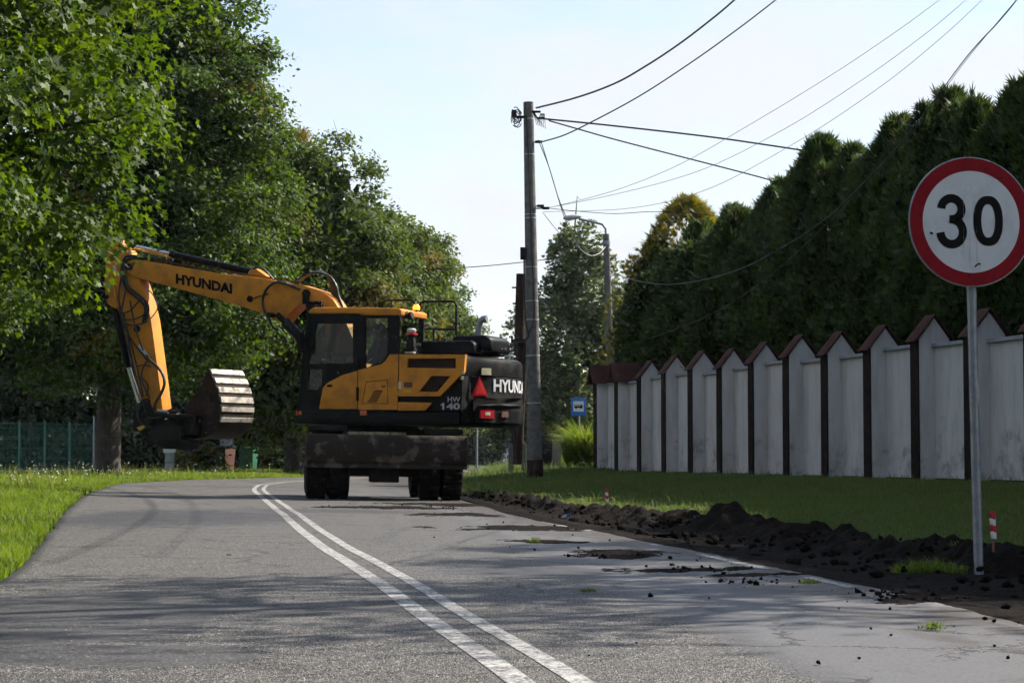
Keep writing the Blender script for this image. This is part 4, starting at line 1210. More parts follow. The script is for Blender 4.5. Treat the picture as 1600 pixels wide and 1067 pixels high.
# ------------------------------------------------------------------ excavator
EXC = (-2.2, 35.6)
EYAW = math.radians(158.0)
exc = empty('wheeled_excavator')
exc.matrix_world = Matrix.Translation((EXC[0], EXC[1], -0.03)) @ Matrix.Rotation(math.radians(0.9), 4, 'Y') @ Matrix.Rotation(EYAW, 4, 'Z')
tag(exc, 'orange and black wheeled excavator on the right lane, boom raised to the left', 'excavator')
EINV = (Matrix.Translation((EXC[0], EXC[1], -0.03)) @ Matrix.Rotation(math.radians(0.9), 4, 'Y') @ Matrix.Rotation(EYAW, 4, 'Z')).inverted()
E_EYE = EINV @ EYE
def sp(px, py, yl=1.2):
    """photo pixel -> (x, z) on the machine's own plane y = yl"""
    d = EINV.to_3x3() @ ray(px, py)
    t = (yl - E_EYE.y) / d.y
    p = E_EYE + d * t
    return (p.x, p.z)
def SP(pts, yl=1.2): return [sp(x, y, yl) for x, y in pts]
side_fn = lambda u, v, d: Vector((u, d, v))
def panel(name, pts, y0, y1, mat, parent, holes=(), bevel=0.012, ref=None, segs=2):
    yl = y1 if ref is None else ref
    return MB().prism(SP(pts, yl), [SP(h, yl) for h in holes], side_fn, y0, y1).build(name, mat, parent, bevel=bevel, segs=segs)
LR = Matrix.Rotation(math.radians(96.0) - EYAW, 4, 'Z')      # undercarriage turned against the upper body

# undercarriage
ch = MB()
ch.box((0, 0, 0.78), (2.9, 0.95, 0.42)).box((0, 0, 0.62), (3.3, 0.5, 0.30))
ch.box((-1.3, 0, 0.5), (0.28, 1.5, 0.26)).box((1.3, 0, 0.5), (0.28, 1.5, 0.26))
ch.box((-1.3, 0, 0.40), (0.55, 0.46, 0.24))
chassis = ch.build('chassis', M['black_matt'], exc, xf=LR, bevel=0.02)
MB().lathe([(0.62, 0.98), (0.66, 1.0), (0.66, 1.13), (0.60, 1.2)], lambda x, y, h: (x, y, h), 36).build('slewing_ring', M['black_matt'], exc)
MB().box((-0.95, 0.12, 1.035), (0.7, 0.94, 0.10)).build('deck_plate', M['dusty_steel'], exc, xf=LR, bevel=0.02)
for sy_, zz in ((1, 1.125), (-1, 1.095)):
    st = MB().box((-1.25, sy_ * 0.92, zz), (1.1, 0.62, 0.10)).box((-1.25, sy_ * 0.92, zz - 0.06), (0.9, 0.5, 0.06))
    st.build('mudguard', M['black_matt'], exc, xf=LR, bevel=0.025)
def make_wheel(lx, ly, sgn):
    Rw, Wt = 0.50, 0.33
    prof = [(0.27, -Wt / 2), (0.36, -Wt / 2 - .005), (0.46, -Wt / 2 + .01), (0.487, -Wt / 2 + .05), (0.49, 0), (0.487, Wt / 2 - .05), (0.46, Wt / 2 - .01), (0.36, Wt / 2 + .005), (0.27, Wt / 2)]
    first = None
    for j, off in enumerate((1.08, 0.725)):
        yc = sgn * off
        t_ = MB().lathe(prof, lambda x, y, h: (lx + x, yc + h, 0.5 + y), 40, closed=True)
        for kk in range(26):                                           # tread lugs
            a = 2 * math.pi * kk / 26
            for s2 in (-1, 1):
                Rm = Matrix.Rotation(-a, 3, 'Y')
                c_ = Vector((0.494 * math.cos(a + .06 * s2), s2 * 0.078, 0.494 * math.sin(a + .06 * s2)))
                t_.box((lx + c_.x, yc + c_.y, 0.5 + c_.z), (0.035, 0.13, 0.065), Rm)
        ob = t_.build('tyre' if first else 'wheel', M['rubber'], exc if first is None else first, xf=LR, angle=50)
        rim = MB().lathe([(0.27, -0.12), (0.265, 0.12), (0.22, 0.10), (0.20, 0.02), (0.10, 0.0), (0.10, 0.06 * sgn)], lambda x, y, h: (lx + x, yc + h, 0.5 + y), 28)
        rim.build('rim', M['black_paint'], ob if first is None else first, xf=LR)
        if first is None: first = ob
    return first
for lx in (-1.3, 1.3):
    for sgn in (1, -1):
        make_wheel(lx, sgn, sgn)
# dozer blade, slightly curved, pushed up behind the rear axle
bl = MB()
prof = [(-2.20, 0.53), (-2.265, 0.61), (-2.285, 0.76), (-2.275, 0.92), (-2.235, 1.03)]
vs, fs = [], []
for (x, z) in prof: vs += [(x, -1.25, z), (x, 1.25, z)]
for (x, z) in reversed(prof): vs += [(x + 0.05, -1.25, z), (x + 0.05, 1.25, z)]
nb = len(vs) // 2
for i in range(nb):
    j = (i + 1) % nb
    fs.append((2 * i, 2 * i + 1, 2 * j + 1, 2 * j))
fs += [tuple(2 * i for i in range(nb)), tuple(2 * i + 1 for i in reversed(range(nb)))]
bl.add(vs, fs)
blade = bl.build('dozer_blade', M['muddy_steel'], exc, xf=LR, bevel=0.006, segs=1)
MB().box((-2.215, 0, 0.545), (0.035, 2.52, 0.075)).build('cutting_edge', M['muddy_steel'], blade, xf=LR, bevel=0.005, segs=1)
for y_ in (-1.255, 1.255):
    MB().box((-2.20, y_, 0.77), (0.20, 0.018, 0.50)).build('end_plate', M['muddy_steel'], blade, xf=LR, bevel=0.004, segs=1)
for y_ in (-0.45, 0.45):
    MB().tube([(-1.3, y_, 0.62), (-2.2, y_, 0.66)], 0.075, 8).build('blade_arm', M['black_matt'], exc, xf=LR)
    MB().tube([(-1.35, y_ * .6, 0.95), (-2.2, y_ * .6, 0.9)], 0.05, 10).build('blade_cylinder', M['black_paint'], exc, xf=LR)

# upper structure: frame skirt, engine core
sk_top = 1.44
zb0 = sp(640, 664)[1]
xf_ = sp(462, 650)[0]
core = MB()
core.box2((xf_, -1.19, zb0), (-1.93, 1.19, sk_top - 0.03))
deck = core.build('upper_frame', M['black_paint'], exc, bevel=0.035)
xr_ = sp(727, 600)[0]
x_cab_r = sp(622, 560)[0]
ztop = sp(680, 553)[1]
MB().box2((x_cab_r + 0.02, -1.15, sk_top - .02), (-1.96, 1.155, ztop - 0.01)).build('engine_housing', M['black_paint'], exc, bevel=0.03)
MB().box2((0.95, -1.18, sk_top), (x_cab_r, -0.42, 2.0)).build('right_tank_housing', M['orange'], exc, bevel=0.04)

# orange side panels
grille_1 = [(637, 560), (712, 560), (712, 575.5), (636, 574.4)]
grille_2 = [(674, 587), (704, 587.4), (683.5, 612), (654.6, 611.6)]
panel('door_panel', [(498, 639), (504, 607), (508, 601), (512, 597.5), (534, 586), (558.2, 579), (558.2, 639)], 1.14, 1.215, M['orange'], exc, bevel=0.015)
hatch = [(572, 596), (605.6, 593), (606.6, 631), (565, 631)]
hp = panel('side_panel', [(559.4, 578.5), (596, 569), (602, 564), (609, 553.5), (622.3, 553.5), (620.6, 640), (559.4, 640)], 1.14, 1.215, M['orange'], exc, holes=[hatch], bevel=0.0)
panel('service_hatch', [(572.8, 597), (604.8, 594), (605.8, 630.2), (566, 630.2)], 1.14, 1.211, M['orange'], hp, bevel=0.006)
for i in range(7):
    t = i / 6
    xa = 585 - 10.5 * t; ya = 610 + 17 * t
    w_ = 13 + 2 * t
    panel('vent_slot', [(xa, ya), (xa + w_, ya - 0.4), (xa + w_ - 0.6, ya + 1.2), (xa - 0.8, ya + 1.5)], 1.20, 1.2135, M['black_print'], hp, bevel=0.0)
panel('hatch_lock', [(596, 603), (602, 602.6), (602, 604.6), (596, 605)], 1.20, 1.214, M['black_print'], hp, bevel=0.0)
ep = panel('engine_cover', [(624, 553.8), (727, 553.8), (724.7, 581), (718.6, 586.8), (687.6, 618.8), (615.5, 618.8), (623, 610)], 1.14, 1.215, M['orange'], exc, holes=[grille_1, grille_2], bevel=0.0)
panel('lower_strip', [(621.4, 628), (675, 629), (664, 641.5), (621.4, 641.5)], 1.14, 1.213, M['orange'], exc, bevel=0.008)
for nm, gpts in (('grille', grille_1), ('grille', grille_2)):
    g_ = SP(gpts, 1.19)
    mb = MB().prism(g_, [], side_fn, 1.158, 1.165)
    gr = mb.build(nm, M['black_matt'], ep)
    # perforated sheet bars
    x0 = max(p[0] for p in g_); x1 = min(p[0] for p in g_); z0 = min(p[1] for p in g_); z1 = max(p[1] for p in g_)
    bars = MB()
    def inside(x, z):
        c = False
        for i in range(4):
            (xa, za), (xb, zb_) = g_[i], g_[(i + 1) % 4]
            if (za > z) != (zb_ > z) and x < (xb - xa) * (z - za) / (zb_ - za) + xa: c = not c
        return c
    st_ = 0.037
    for r_ in range(int((z1 - z0) / (st_ * .8)) + 1):
        for c_ in range(int((x0 - x1) / st_) + 1):
            x = x1 + (c_ + 0.5 * (r_ % 2)) * st_; z = z0 + r_ * st_ * .8
            if inside(x, z) and inside(x + .02, z + .01) and inside(x - .02, z - .01):
                bars.box((x, 1.19, z), (0.010, 0.012, 0.022), Matrix.Rotation(0.5 if r_ % 2 else -0.5, 3, 'Y'))
    gb = bars.build('grille_mesh', M['orange'] if False else M['bin_brown'], gr)
    gb['kind'] = 'stuff'
for pts, mt, nm in (([(722.5, 579), (726, 579), (725, 584.5), (721.5, 584.5)], 'label_cream', 'sticker'), ([(720.5, 587), (724, 587), (723, 593), (719.5, 593)], 'label_cream', 'sticker'),
                    ([(622.3, 596), (627, 596), (627, 608), (622.3, 608)], 'label_cream', 'sticker'), ([(631, 597), (644, 597), (644, 605), (631, 605)], 'bin_brown', 'sticker'), ([(631, 609), (643, 609), (643, 613.5), (631, 613.5)], 'label_yellow', 'sticker')):
    panel(nm, pts, 1.205, 1.219, M[mt], ep, bevel=0.0)
panel('door_hinge', [(556.3, 605), (559.5, 605), (559.5, 626), (556.3, 626)], 1.20, 1.235, M['black_matt'], exc, bevel=0.004)
panel('door_lock', [(511, 601), (519, 600.5), (519, 604), (511, 604.5)], 1.2, 1.222, M['black_print'], exc, bevel=0.003)
panel('side_marker', [(562, 641), (573, 641), (573, 649), (562, 649)], 1.185, 1.205, M['marker_orange'], exc, bevel=0.004)
panel('front_marker', [(462, 642), (471, 642), (471, 648), (462, 648)], 1.185, 1.205, M['marker_orange'], exc, bevel=0.004)
def flat_map(px0, py0, px1, py1, yl, off, slope=0.0):
    def fn(u, v):
        x, z = sp(px0 + (px1 - px0) * u, py1 + (py0 - py1) * v + slope * u, yl)
        return Vector((x, yl + off, z))
    return fn
print_text('model_lettering', 'HW', flat_map(699.5, 620, 719.5, 628, 1.162, 0.004), M['grey_print'], exc, 0.02)
print_text('model_lettering', '40', flat_map(697.5, 629.5, 719, 640, 1.162, 0.004), M['grey_print'], exc, 0.035)
one_fn = flat_map(688.5, 629.5, 696, 640, 1.162, 0.004)
MB().add([one_fn(u, v) for u, v in ((.0, .74), (.42, 1.0), (.78, 1.0), (.78, 0.0), (.36, 0.0), (.36, .70), (.0, .56))], [tuple(range(7))]).build('model_lettering', M['grey_print'], exc, smooth=False)
# black side plate carrying the model lettering: flush with the housing
# counterweight
XE, RC = -2.42, 1.6
def cw_plan(z_in=0.0):
    pts = []
    R = RC
    xe = XE + z_in
    for a in np.linspace(-1.05 + z_in, 1.05 - z_in, 27):
        pts.append((xe + R - math.sqrt(R * R - a * a), a))
    pts_l = [(pts[-1][0] + 0.025, 1.12 - z_in), (pts[-1][0] + 0.05, 1.175 - z_in), (-1.965, 1.20 - z_in)]
    pts_r = [(x, -y) for x, y in reversed(pts_l)]
    return pts_r + pts + pts_l
zc0, zc1 = sp(760, 664, 0.9)[1], sp(735, 556, 1.15)[1]
zcr = sp(760, 588, 0.9)[1]
levels = [(zc0, 0.05), (zc0 + 0.05, 0.01), (zc0 + 0.22, 0.0), (zc0 + 0.36, 0.0), (zc0 + 0.40, 0.02), (zcr - 0.01, 0.02), (zcr, 0.028), (zcr + 0.012, 0.012), (zcr + 0.05, 0.012), (zc1 - 0.10, 0.02), (zc1 - 0.03, 0.05), (zc1, 0.12)]
vs, fs = [], []
npn = len(cw_plan())
for z, i_ in levels:
    vs += [(x, y, z) for x, y in cw_plan(i_)]
for k in range(len(levels) - 1):
    for i in range(npn):
        j = (i + 1) % npn
        fs.append((k * npn + i, k * npn + j, (k + 1) * npn + j, (k + 1) * npn + i))
fs += [tuple(range(npn - 1, -1, -1)), tuple((len(levels) - 1) * npn + i for i in range(npn))]
cw = MB().add(vs, fs).build('counterweight', M['black_paint'], exc, angle=32)
def cw_pt(a, z, off):
    R = RC; xe = XE + 0.02
    nx_, ny_ = -math.sqrt(max(R * R - a * a, 0)) / R, a / R
    return Vector((xe + R - math.sqrt(R * R - a * a) + nx_ * off, a + ny_ * off, z))
def cw_at(px, py):
    """pixel -> (a, z) on the curved rear face"""
    d = EINV.to_3x3() @ ray(px, py)
    cxr = XE + 0.02 + RC
    ox, oy = E_EYE.x - cxr, E_EYE.y
    A = d.x ** 2 + d.y ** 2; B_ = ox * d.x + oy * d.y; C_ = ox * ox + oy * oy - RC * RC
    t = (-B_ - math.sqrt(max(B_ * B_ - A * C_, 0))) / A
    p = E_EYE + d * t
    return p.y, p.z
a0, z0 = cw_at(770.5, 612); a1 = -a0 * 0.93
z1 = cw_at(770.5, 592)[1]
print_text('brand_lettering', 'HYUNDAI', lambda u, v: cw_pt(a0 + (a1 - a0) * u, z0 + (z1 - z0) * v - 0.0 * u, 0.010), M['white_print'], cw, 0.03)
def cw_patch(name, pts, off, mat, thick=0.01, n=4):
    mb = MB()
    P = [cw_at(*p) for p in pts]
    m_ = len(P)
    out = []
    for i in range(m_):
        for k in range(n):
            t = k / n
            a = P[i][0] + (P[(i + 1) % m_][0] - P[i][0]) * t; z = P[i][1] + (P[(i + 1) % m_][1] - P[i][1]) * t
            out.append((a, z))
    c = (sum(p[0] for p in out) / len(out), sum(p[1] for p in out) / len(out))
    k = len(out)
    vs = [cw_pt(a, z, off + thick) for a, z in out] + [cw_pt(a, z, off - 0.03) for a, z in out] + [cw_pt(*c, off + thick + .003)]
    fs = [(i, (i + 1) % k, 2 * k) for i in range(k)] + [(i, k + i, k + (i + 1) % k, (i + 1) % k) for i in range(k)]
    return mb.add(vs, fs).build(name, mat, cw, angle=50)
cw_patch('warning_triangle', [(748.5, 588.5), (736.5, 619), (761, 619)], 0.012, M['lamp_red'])
cw_patch('triangle_centre', [(748.5, 593.5), (740.5, 616), (757.5, 616)], 0.028, M['reflector_red'], 0.004)
cw_patch('label', [(751.5, 575), (766, 575.5), (766, 586), (751.5, 585.5)], 0.02, M['label_cream'], 0.004)
bm_ = cw_patch('rear_bumper', [(737, 627), (742, 621.5), (811, 622.5), (811.5, 634), (745, 633), (737, 641)], 0.03, M['black_matt'], 0.03, 6)
cw_patch('lamp_recess', [(741, 637), (772, 637), (772, 660), (741, 660)], 0.02, M['black_matt'], 0.012)
cw_patch('tail_light', [(748, 640.5), (767.5, 641), (768, 654), (747.5, 653)], 0.045, M['lamp_red'], 0.02)
cw_patch('tail_light_lens', [(754, 644), (762, 644), (762, 649), (754, 649)], 0.066, M['label_cream'], 0.003)
cw_patch('reflector', [(781, 643), (791, 643), (791, 652), (781, 652)], 0.03, M['bin_brown'], 0.012)

# engine hood on top
hood = MB().prism(SP([(657, 553.5), (657, 536), (662, 532), (735, 532), (741, 537), (742, 553.5)], 0.75), [], side_fn, -0.35, 0.75).build('engine_hood', M['black_paint'], exc, bevel=0.05, segs=3)
MB().prism(SP([(704, 534), (706, 527), (712, 524), (758, 523), (766, 529), (768, 548), (704, 548)], 0.55), [], side_fn, -0.30, 0.55).build('hood_cover', M['black_paint'], hood, bevel=0.06, segs=3)
bx_ = MB().prism(SP([(750, 556), (750, 529), (756, 527), (774, 528.5), (778, 533), (781, 556)], 0.1), [], side_fn, -0.32, 0.10).build('filter_box', M['black_paint'], hood, bevel=0.04, segs=3)
hb = MB()
for i in range(6):
    x, z = sp(762 + i * 5.5, 545, 0.11)
    hb.box((x, 0.112, z), (0.03, 0.016, 0.02))
hb.build('hood_trim', M['galv_light'], hood)
ex_p = [sp(747.5, 524, 0.2), sp(748.5, 510, 0.2), sp(750.5, 502.5, 0.2), sp(754.5, 498.6, 0.2), sp(760.5, 497.6, 0.2)]
MB().tube([(x, 0.2, z) for x, z in ex_p], [0.055, 0.052, 0.052, 0.054, 0.056], 14).build('exhaust_pipe', M['galv'], exc)
for (px, py, yl) in ((797, 557, 0.9), (641, 551, 1.1)):
    x, z = sp(px, py, yl)
    MB().box((x, yl, z), (0.16, 0.1, 0.03)).build('roof_lug', M['stone_grey'], exc, bevel=0.01)

# cab
yc0, yc1 = 0.22, 1.20
door_w = [(494, 505.6), (551, 505.6), (552, 567.5), (480.5, 568)]
rear_w = [(570, 497), (606, 497), (605, 552), (596, 566), (570, 575)]
low_w = [(482, 577), (503, 577), (503, 600), (497, 609), (480, 609)]
cab_out = [(482, 489.5), (624, 491), (623, 556), (622, 642), (463, 647), (466, 620), (472, 560), (477, 520)]
cab = MB().prism(SP(cab_out, yc1), [SP(door_w, yc1), SP(rear_w, yc1), SP(low_w, yc1)], side_fn, yc1 - 0.06, yc1).build('cab', M['black_paint'], exc, bevel=0.0)
MB().prism(SP([(470, 575), (615, 575), (615, 642), (465, 642)], yc1), [], side_fn, yc0, yc0 + 0.05).build('inner_cab_panel', M['black_matt'], cab)
xfB, zfB = sp(463, 647, yc1); xfT, zfT = sp(482, 489.5, yc1)
xrT, zrT = sp(624, 491, yc1)
fr_ = MB()
for yy in (yc0 + .03, yc1 - .03):
    fr_.tube([(xfB - .03, yy, zfB), (sp(472, 560, yc1)[0] - .03, yy, sp(472, 560, yc1)[1]), (xfT - .03, yy, zfT)], 0.04, 6)
    fr_.tube([(xrT + .03, yy, 1.5), (xrT + .03, yy, zrT)], 0.045, 6)
fr_.box(((xfB + xrT) / 2, (yc0 + yc1) / 2, 1.47), (xfB - xrT - .04, yc1 - yc0 - .12, 0.06))
fr_.box((xrT + .03, (yc0 + yc1) / 2, 1.75), (0.06, yc1 - yc0 - .1, 0.6))
fr_.build('cab_pillars', M['black_matt'], cab)
roof = MB().prism(SP([(482, 490), (483, 484.5), (489, 480.2), (560, 480), (622, 481.5), (627, 484), (626, 492.8), (566, 492.5), (559, 490)], yc1 + .02), [], side_fn, yc0 - .02, yc1 + .02).build('cab_roof', M['orange'], cab, bevel=0.025, segs=3)
for nm, w_, y_ in (('door_window', door_w, yc1 - .03), ('side_window', rear_w, yc1 - .03), ('lower_window', low_w, yc1 - .03), ('far_door_window', door_w, yc0 + .03), ('far_side_window', rear_w, yc0 + .03)):
    MB().add([Vector((x, y_, z)) for x, z in SP(w_, yc1)], [tuple(range(len(w_)))]).build(nm, M['glass'], cab, smooth=False)
MB().add([(xfB, yc0 + .07, zfB + .1), (xfB, yc1 - .07, zfB + .1), (xfT, yc1 - .07, zfT - .06), (xfT, yc0 + .07, zfT - .06)], [(0, 1, 2, 3)]).build('windscreen', M['glass'], cab, smooth=False)
MB().add([(xrT - .005, yc0 + .09, 2.3), (xrT - .005, yc1 - .09, 2.3), (xrT - .005, yc1 - .09, zrT - .1), (xrT - .005, yc0 + .09, zrT - .1)], [(0, 1, 2, 3)]).build('rear_window', M['glass'], cab, smooth=False)
hr = [sp(482, 553.5, 1.12), sp(551, 553.5, 1.12)]
MB().tube([(hr[0][0], 1.12, hr[0][1]), (hr[1][0], 1.12, hr[1][1])], 0.014, 8).build('grab_rail', M['black_matt'], cab)
panel('door_handle', [(556, 560), (560, 560), (560, 574), (556, 574)], 1.2, 1.235, M['black_matt'], cab, bevel=0.005)
# seat, console, wiper
sx = sp(590, 560, 0.72)[0]
MB().box((sx + .05, 0.72, 1.93), (0.5, 0.5, 0.14)).box((sx - .20, 0.72, 2.28), (0.13, 0.48, 0.66), Matrix.Rotation(-0.12, 3, 'Y')).box((sx - .25, 0.72, 2.70), (0.10, 0.28, 0.20)).box((sx + .02, 0.72, 1.68), (0.35, 0.35, 0.4)).build('operator_seat', M['seat'], cab, bevel=0.04)
MB().box((sx + .25, 1.02, 2.02), (0.5, 0.16, 0.22)).box((sx + .25, 0.42, 2.02), (0.5, 0.16, 0.22)).tube([(sx + .45, 1.02, 2.1), (sx + .47, 1.02, 2.3)], 0.022, 8).tube([(sx + .45, 0.42, 2.1), (sx + .47, 0.42, 2.3)], 0.022, 8).build('joystick_console', M['seat'], cab, bevel=0.015)
stc = MB().tube([(sx + 1.0, 0.72, 1.5), (sx + 0.82, 0.72, 2.15)], 0.04, 8)
stc.lathe([(0.19, 0), (0.21, .02), (0.19, .03), (0.175, .015)], lambda x, y, h: Vector((sx + 0.82, 0.72, 2.17)) + Matrix.Rotation(-0.5, 3, 'Y') @ Vector((x, y, h)), 24, closed=True)
stc.tube([(sx + .82, .53, 2.18), (sx + .82, .91, 2.18)], 0.016, 6)
stc.build('steering_wheel', M['black_matt'], cab)
# roof rails, beacon, lamps, camera, mirror
def bar(name, pts, yl, r, mat, parent):
    return MB().tube([(*[sp(x, y, yl)[0]], yl, sp(x, y, yl)[1]) for x, y in pts], r, 8).build(name, mat, parent)
bar('roof_rail', [(597, 480), (599, 473), (602, 469.6), (642, 468.5), (647, 471), (649, 479)], 0.3, 0.018, M['black_matt'], cab)
rail = bar('hood_rail', [(656, 534), (656.5, 477), (658, 473), (662, 471), (708, 471), (711.5, 473), (713, 478), (713, 524)], -0.9, 0.022, M['black_matt'], exc)
bar('rail_bar', [(656, 514), (713, 514.6)], -0.9, 0.018, M['black_matt'], rail)
bar('rail_bar', [(677.7, 514.6), (677.7, 533)], -0.9, 0.018, M['black_matt'], rail)
bar('rail_bar', [(685.5, 524), (685.5, 533)], -0.9, 0.014, M['black_matt'], rail)
x, z = sp(650.5, 484, 0.55)
MB().lathe([(0.035, 0), (0.06, 0.0), (0.058, 0.05), (0.035, 0.085)], lambda a, b_, h: (x + a, 0.55 + b_, z + h), 16).build('beacon', M['beacon'], cab)
MB().tube([(x, .55, z - .25), (x, .55, z)], 0.015, 6).tube([(x, .55, z - .25), (x + .3, .55, z - .28)], 0.015, 6).build('beacon_stalk', M['black_matt'], cab)
for px, py in ((633, 493), (640, 494)):
    x, z = sp(px, py, 1.0)
    MB().lathe([(0.02, -0.05), (0.05, -0.03), (0.065, 0.03), (0.062, 0.05)], lambda a, b_, h: Vector((x, 1.0, z)) + Matrix.Rotation(-1.3, 3, 'Y') @ Vector((a, b_, h)), 14).tube([(x, 1.0, z), (x + .1, 1.0, z + .02)], .015, 6).build('work_light', M['black_matt'], cab)
x, z = sp(643, 522, 1.05)
st = MB().tube([(x, 1.05, z - .28), (x, 1.05, z + .02)], 0.05, 10).box((x, 1.05, z - .15), (0.12, .1, .14)).box((x + .02, 1.05, z - .26), (0.2, .1, .06))
st.build('air_pre_cleaner', M['black_matt'], exc, bevel=0.008)
MB().lathe([(0.06, 0), (0.075, .02), (0.075, .05), (0.05, .07)], lambda a, b_, h: (x + a, 1.05 + b_, z + .02 + h), 16).build('pre_cleaner_cap', M['galv_light'], exc)
MB().box((x, 1.05, z + 0.0), (0.155, .155, .025)).build('pre_cleaner_band', M['lamp_red'], exc, bevel=0.01)
mb = MB()
mp = [sp(478, 505, 1.3), sp(474, 520, 1.3), sp(466, 552, 1.3), sp(458, 590, 1.3), sp(455, 625, 1.3)]
mb.tube([(mp[0][0], 1.2, mp[0][1]), (mp[1][0] + .03, 1.28, mp[1][1]), (mp[2][0], 1.3, mp[2][1]), (mp[3][0], 1.3, mp[3][1]), (mp[4][0], 1.28, mp[4][1]), (mp[4][0] - .1, 1.2, mp[4][1] - .1)], 0.013, 8).build('handrail', M['black_matt'], cab)
x, z = sp(471, 535, 1.36)
MB().box((x, 1.38, z), (0.05, 0.16, 0.34)).build('mirror', M['black_matt'], cab, bevel=0.02)

# boom
BW = 0.19
boom_pts = [(199, 425), (196.5, 417), (199, 409), (207, 405), (224, 407), (279, 416.5), (346, 428), (387, 432), (425, 438), (470, 445), (500, 454.5), (520, 467), (536, 492), (556, 540), (580, 600), (566, 614), (545, 606), (522, 560), (508, 515), (500, 488),
            (488, 474), (475, 472.5), (463, 479), (452, 490), (444, 500), (436, 503.5), (427, 499), (402, 486.5), (350, 471), (290, 454.5), (221, 436), (206, 431)]
boom = MB().prism(SP(boom_pts, BW), [], side_fn, -BW, BW).build('boom', M['orange'], exc, bevel=0.014)
print_text('brand_lettering', 'HYUNDAI', flat_map(275, 427.5, 363, 443.5, BW, 0.006, 16.0), M['black_print'], boom, 0.05)
for px, py, r_ in ((391, 467, 0.055), (436, 493.5, 0.05), (203, 417, 0.06), (479, 459, 0.075)):
    x, z = sp(px, py, BW)
    MB().tube([(x, -BW - .03, z), (x, BW + .03, z)], r_, 16).build('pin_boss', M['black_matt'], boom, bevel=0.006, segs=1)
MB().prism(SP([(384, 433), (388, 424), (393, 419), (399, 420), (425, 437.5)], .1), [], side_fn, -0.09, 0.09).build('cylinder_lug', M['orange'], boom, bevel=0.008)
bt = MB()
for yy in (-0.08, -0.03, 0.03, 0.08):                     # steel pipes on the boom back
    bt.tube([(*[sp(px, py, 0)[0]], yy, sp(px, py, 0)[1]) for px, py in ((206, 403), (224, 404.5), (279, 413), (346, 424.5), (387, 429), (425, 434.5), (466, 441.5))], 0.014, 6)
bp_ = bt.build('boom_pipes', M['bin_brown'], boom)
# boom cylinder pair
for yy in (-0.30, 0.30):
    p0 = Vector((sp(436, 494, yy)[0], yy, sp(436, 494, yy)[1])); p1 = Vector((sp(530, 588, yy)[0], yy, sp(530, 588, yy)[1]))
    bc = MB().tube([p0.lerp(p1, .10), p0.lerp(p1, 1.0)], 0.088, 14).build('boom_cylinder', M['black_paint'], exc, bevel=0.01)
    MB().tube([p0.lerp(p1, -0.03), p0.lerp(p1, .16)], 0.05, 12).build('piston_rod', M['black_matt'], bc)
MB().tube([(sp(436, 494, 0)[0], -.36, sp(436, 494, 0)[1]), (sp(436, 494, 0)[0], .36, sp(436, 494, 0)[1])], .045, 12).build('cylinder_pin', M['black_matt'], exc)
# stick cylinder
a_, b_ = sp(398, 426, 0), sp(271, 398.5, 0)
c_, d_ = sp(271, 398.5, 0), sp(183, 379, 0)
sc_ = MB().tube([(a_[0], 0, a_[1]), (b_[0], 0, b_[1])], 0.062, 14).tube([(b_[0] - .04, 0, b_[1]), (b_[0] + .05, 0, b_[1] + .01)], 0.074, 14).build('stick_cylinder', M['black_paint'], exc)
MB().tube([(c_[0], 0, c_[1]), (d_[0], 0, d_[1])], 0.036, 12).build('piston_rod', M['chrome'], sc_)
pp = [sp(271, 402, 0), sp(225, 391.5, 0), sp(205, 388, 0)]
MB().tube([(x, 0.09, z - .02) for x, z in pp], 0.014, 6).build('cylinder_pipe', M['orange'], sc_)

# stick
SW = 0.155
stick_pts = [(174, 372), (186, 374), (196, 388), (205, 402), (213, 425), (219, 440), (228, 465), (236, 500), (244, 560), (250, 605), (254, 640), (246, 646), (222, 642), (216, 612), (204, 560), (190, 500), (184, 483), (176, 480), (169, 476), (164.5, 464), (163, 440), (165, 410), (169, 388)]
stick = MB().prism(SP(stick_pts, SW), [], side_fn, -SW, SW).build('stick', M['orange'], exc, bevel=0.012)
x0_, z0_ = sp(176, 424, SW)
panel('sticker', [(173, 416), (181, 414), (182, 428), (175, 430)], SW - .01, SW + .004, M['label_cream'], stick, bevel=0.0)
rib = SP([(169, 395), (171, 394), (186, 478), (183, 480)], SW)
MB().prism(rib, [], side_fn, SW - .01, SW + .03).build('stick_rib', M['orange'], stick, bevel=0.006)
for px, py, r_ in ((215, 514, 0.06), (167.5, 464, 0.035), (231, 628, 0.06)):
    x, z = sp(px, py, SW)
    MB().tube([(x, -SW - .03, z), (x, SW + .035, z)], r_, 14).build('pin_boss', M['black_matt'], stick)
a_, b_, c_ = sp(183, 483, 0.05), sp(203, 574, 0.05), sp(219, 628, 0.05)
bcy = MB().tube([(a_[0] + .06, 0, a_[1]), (b_[0] + .06, 0, b_[1])], 0.065, 12).build('bucket_cylinder', M['black_paint'], exc)
MB().tube([(b_[0] + .06, 0, b_[1]), (c_[0] + .05, 0, c_[1])], 0.04, 12).build('piston_rod', M['chrome'], bcy)
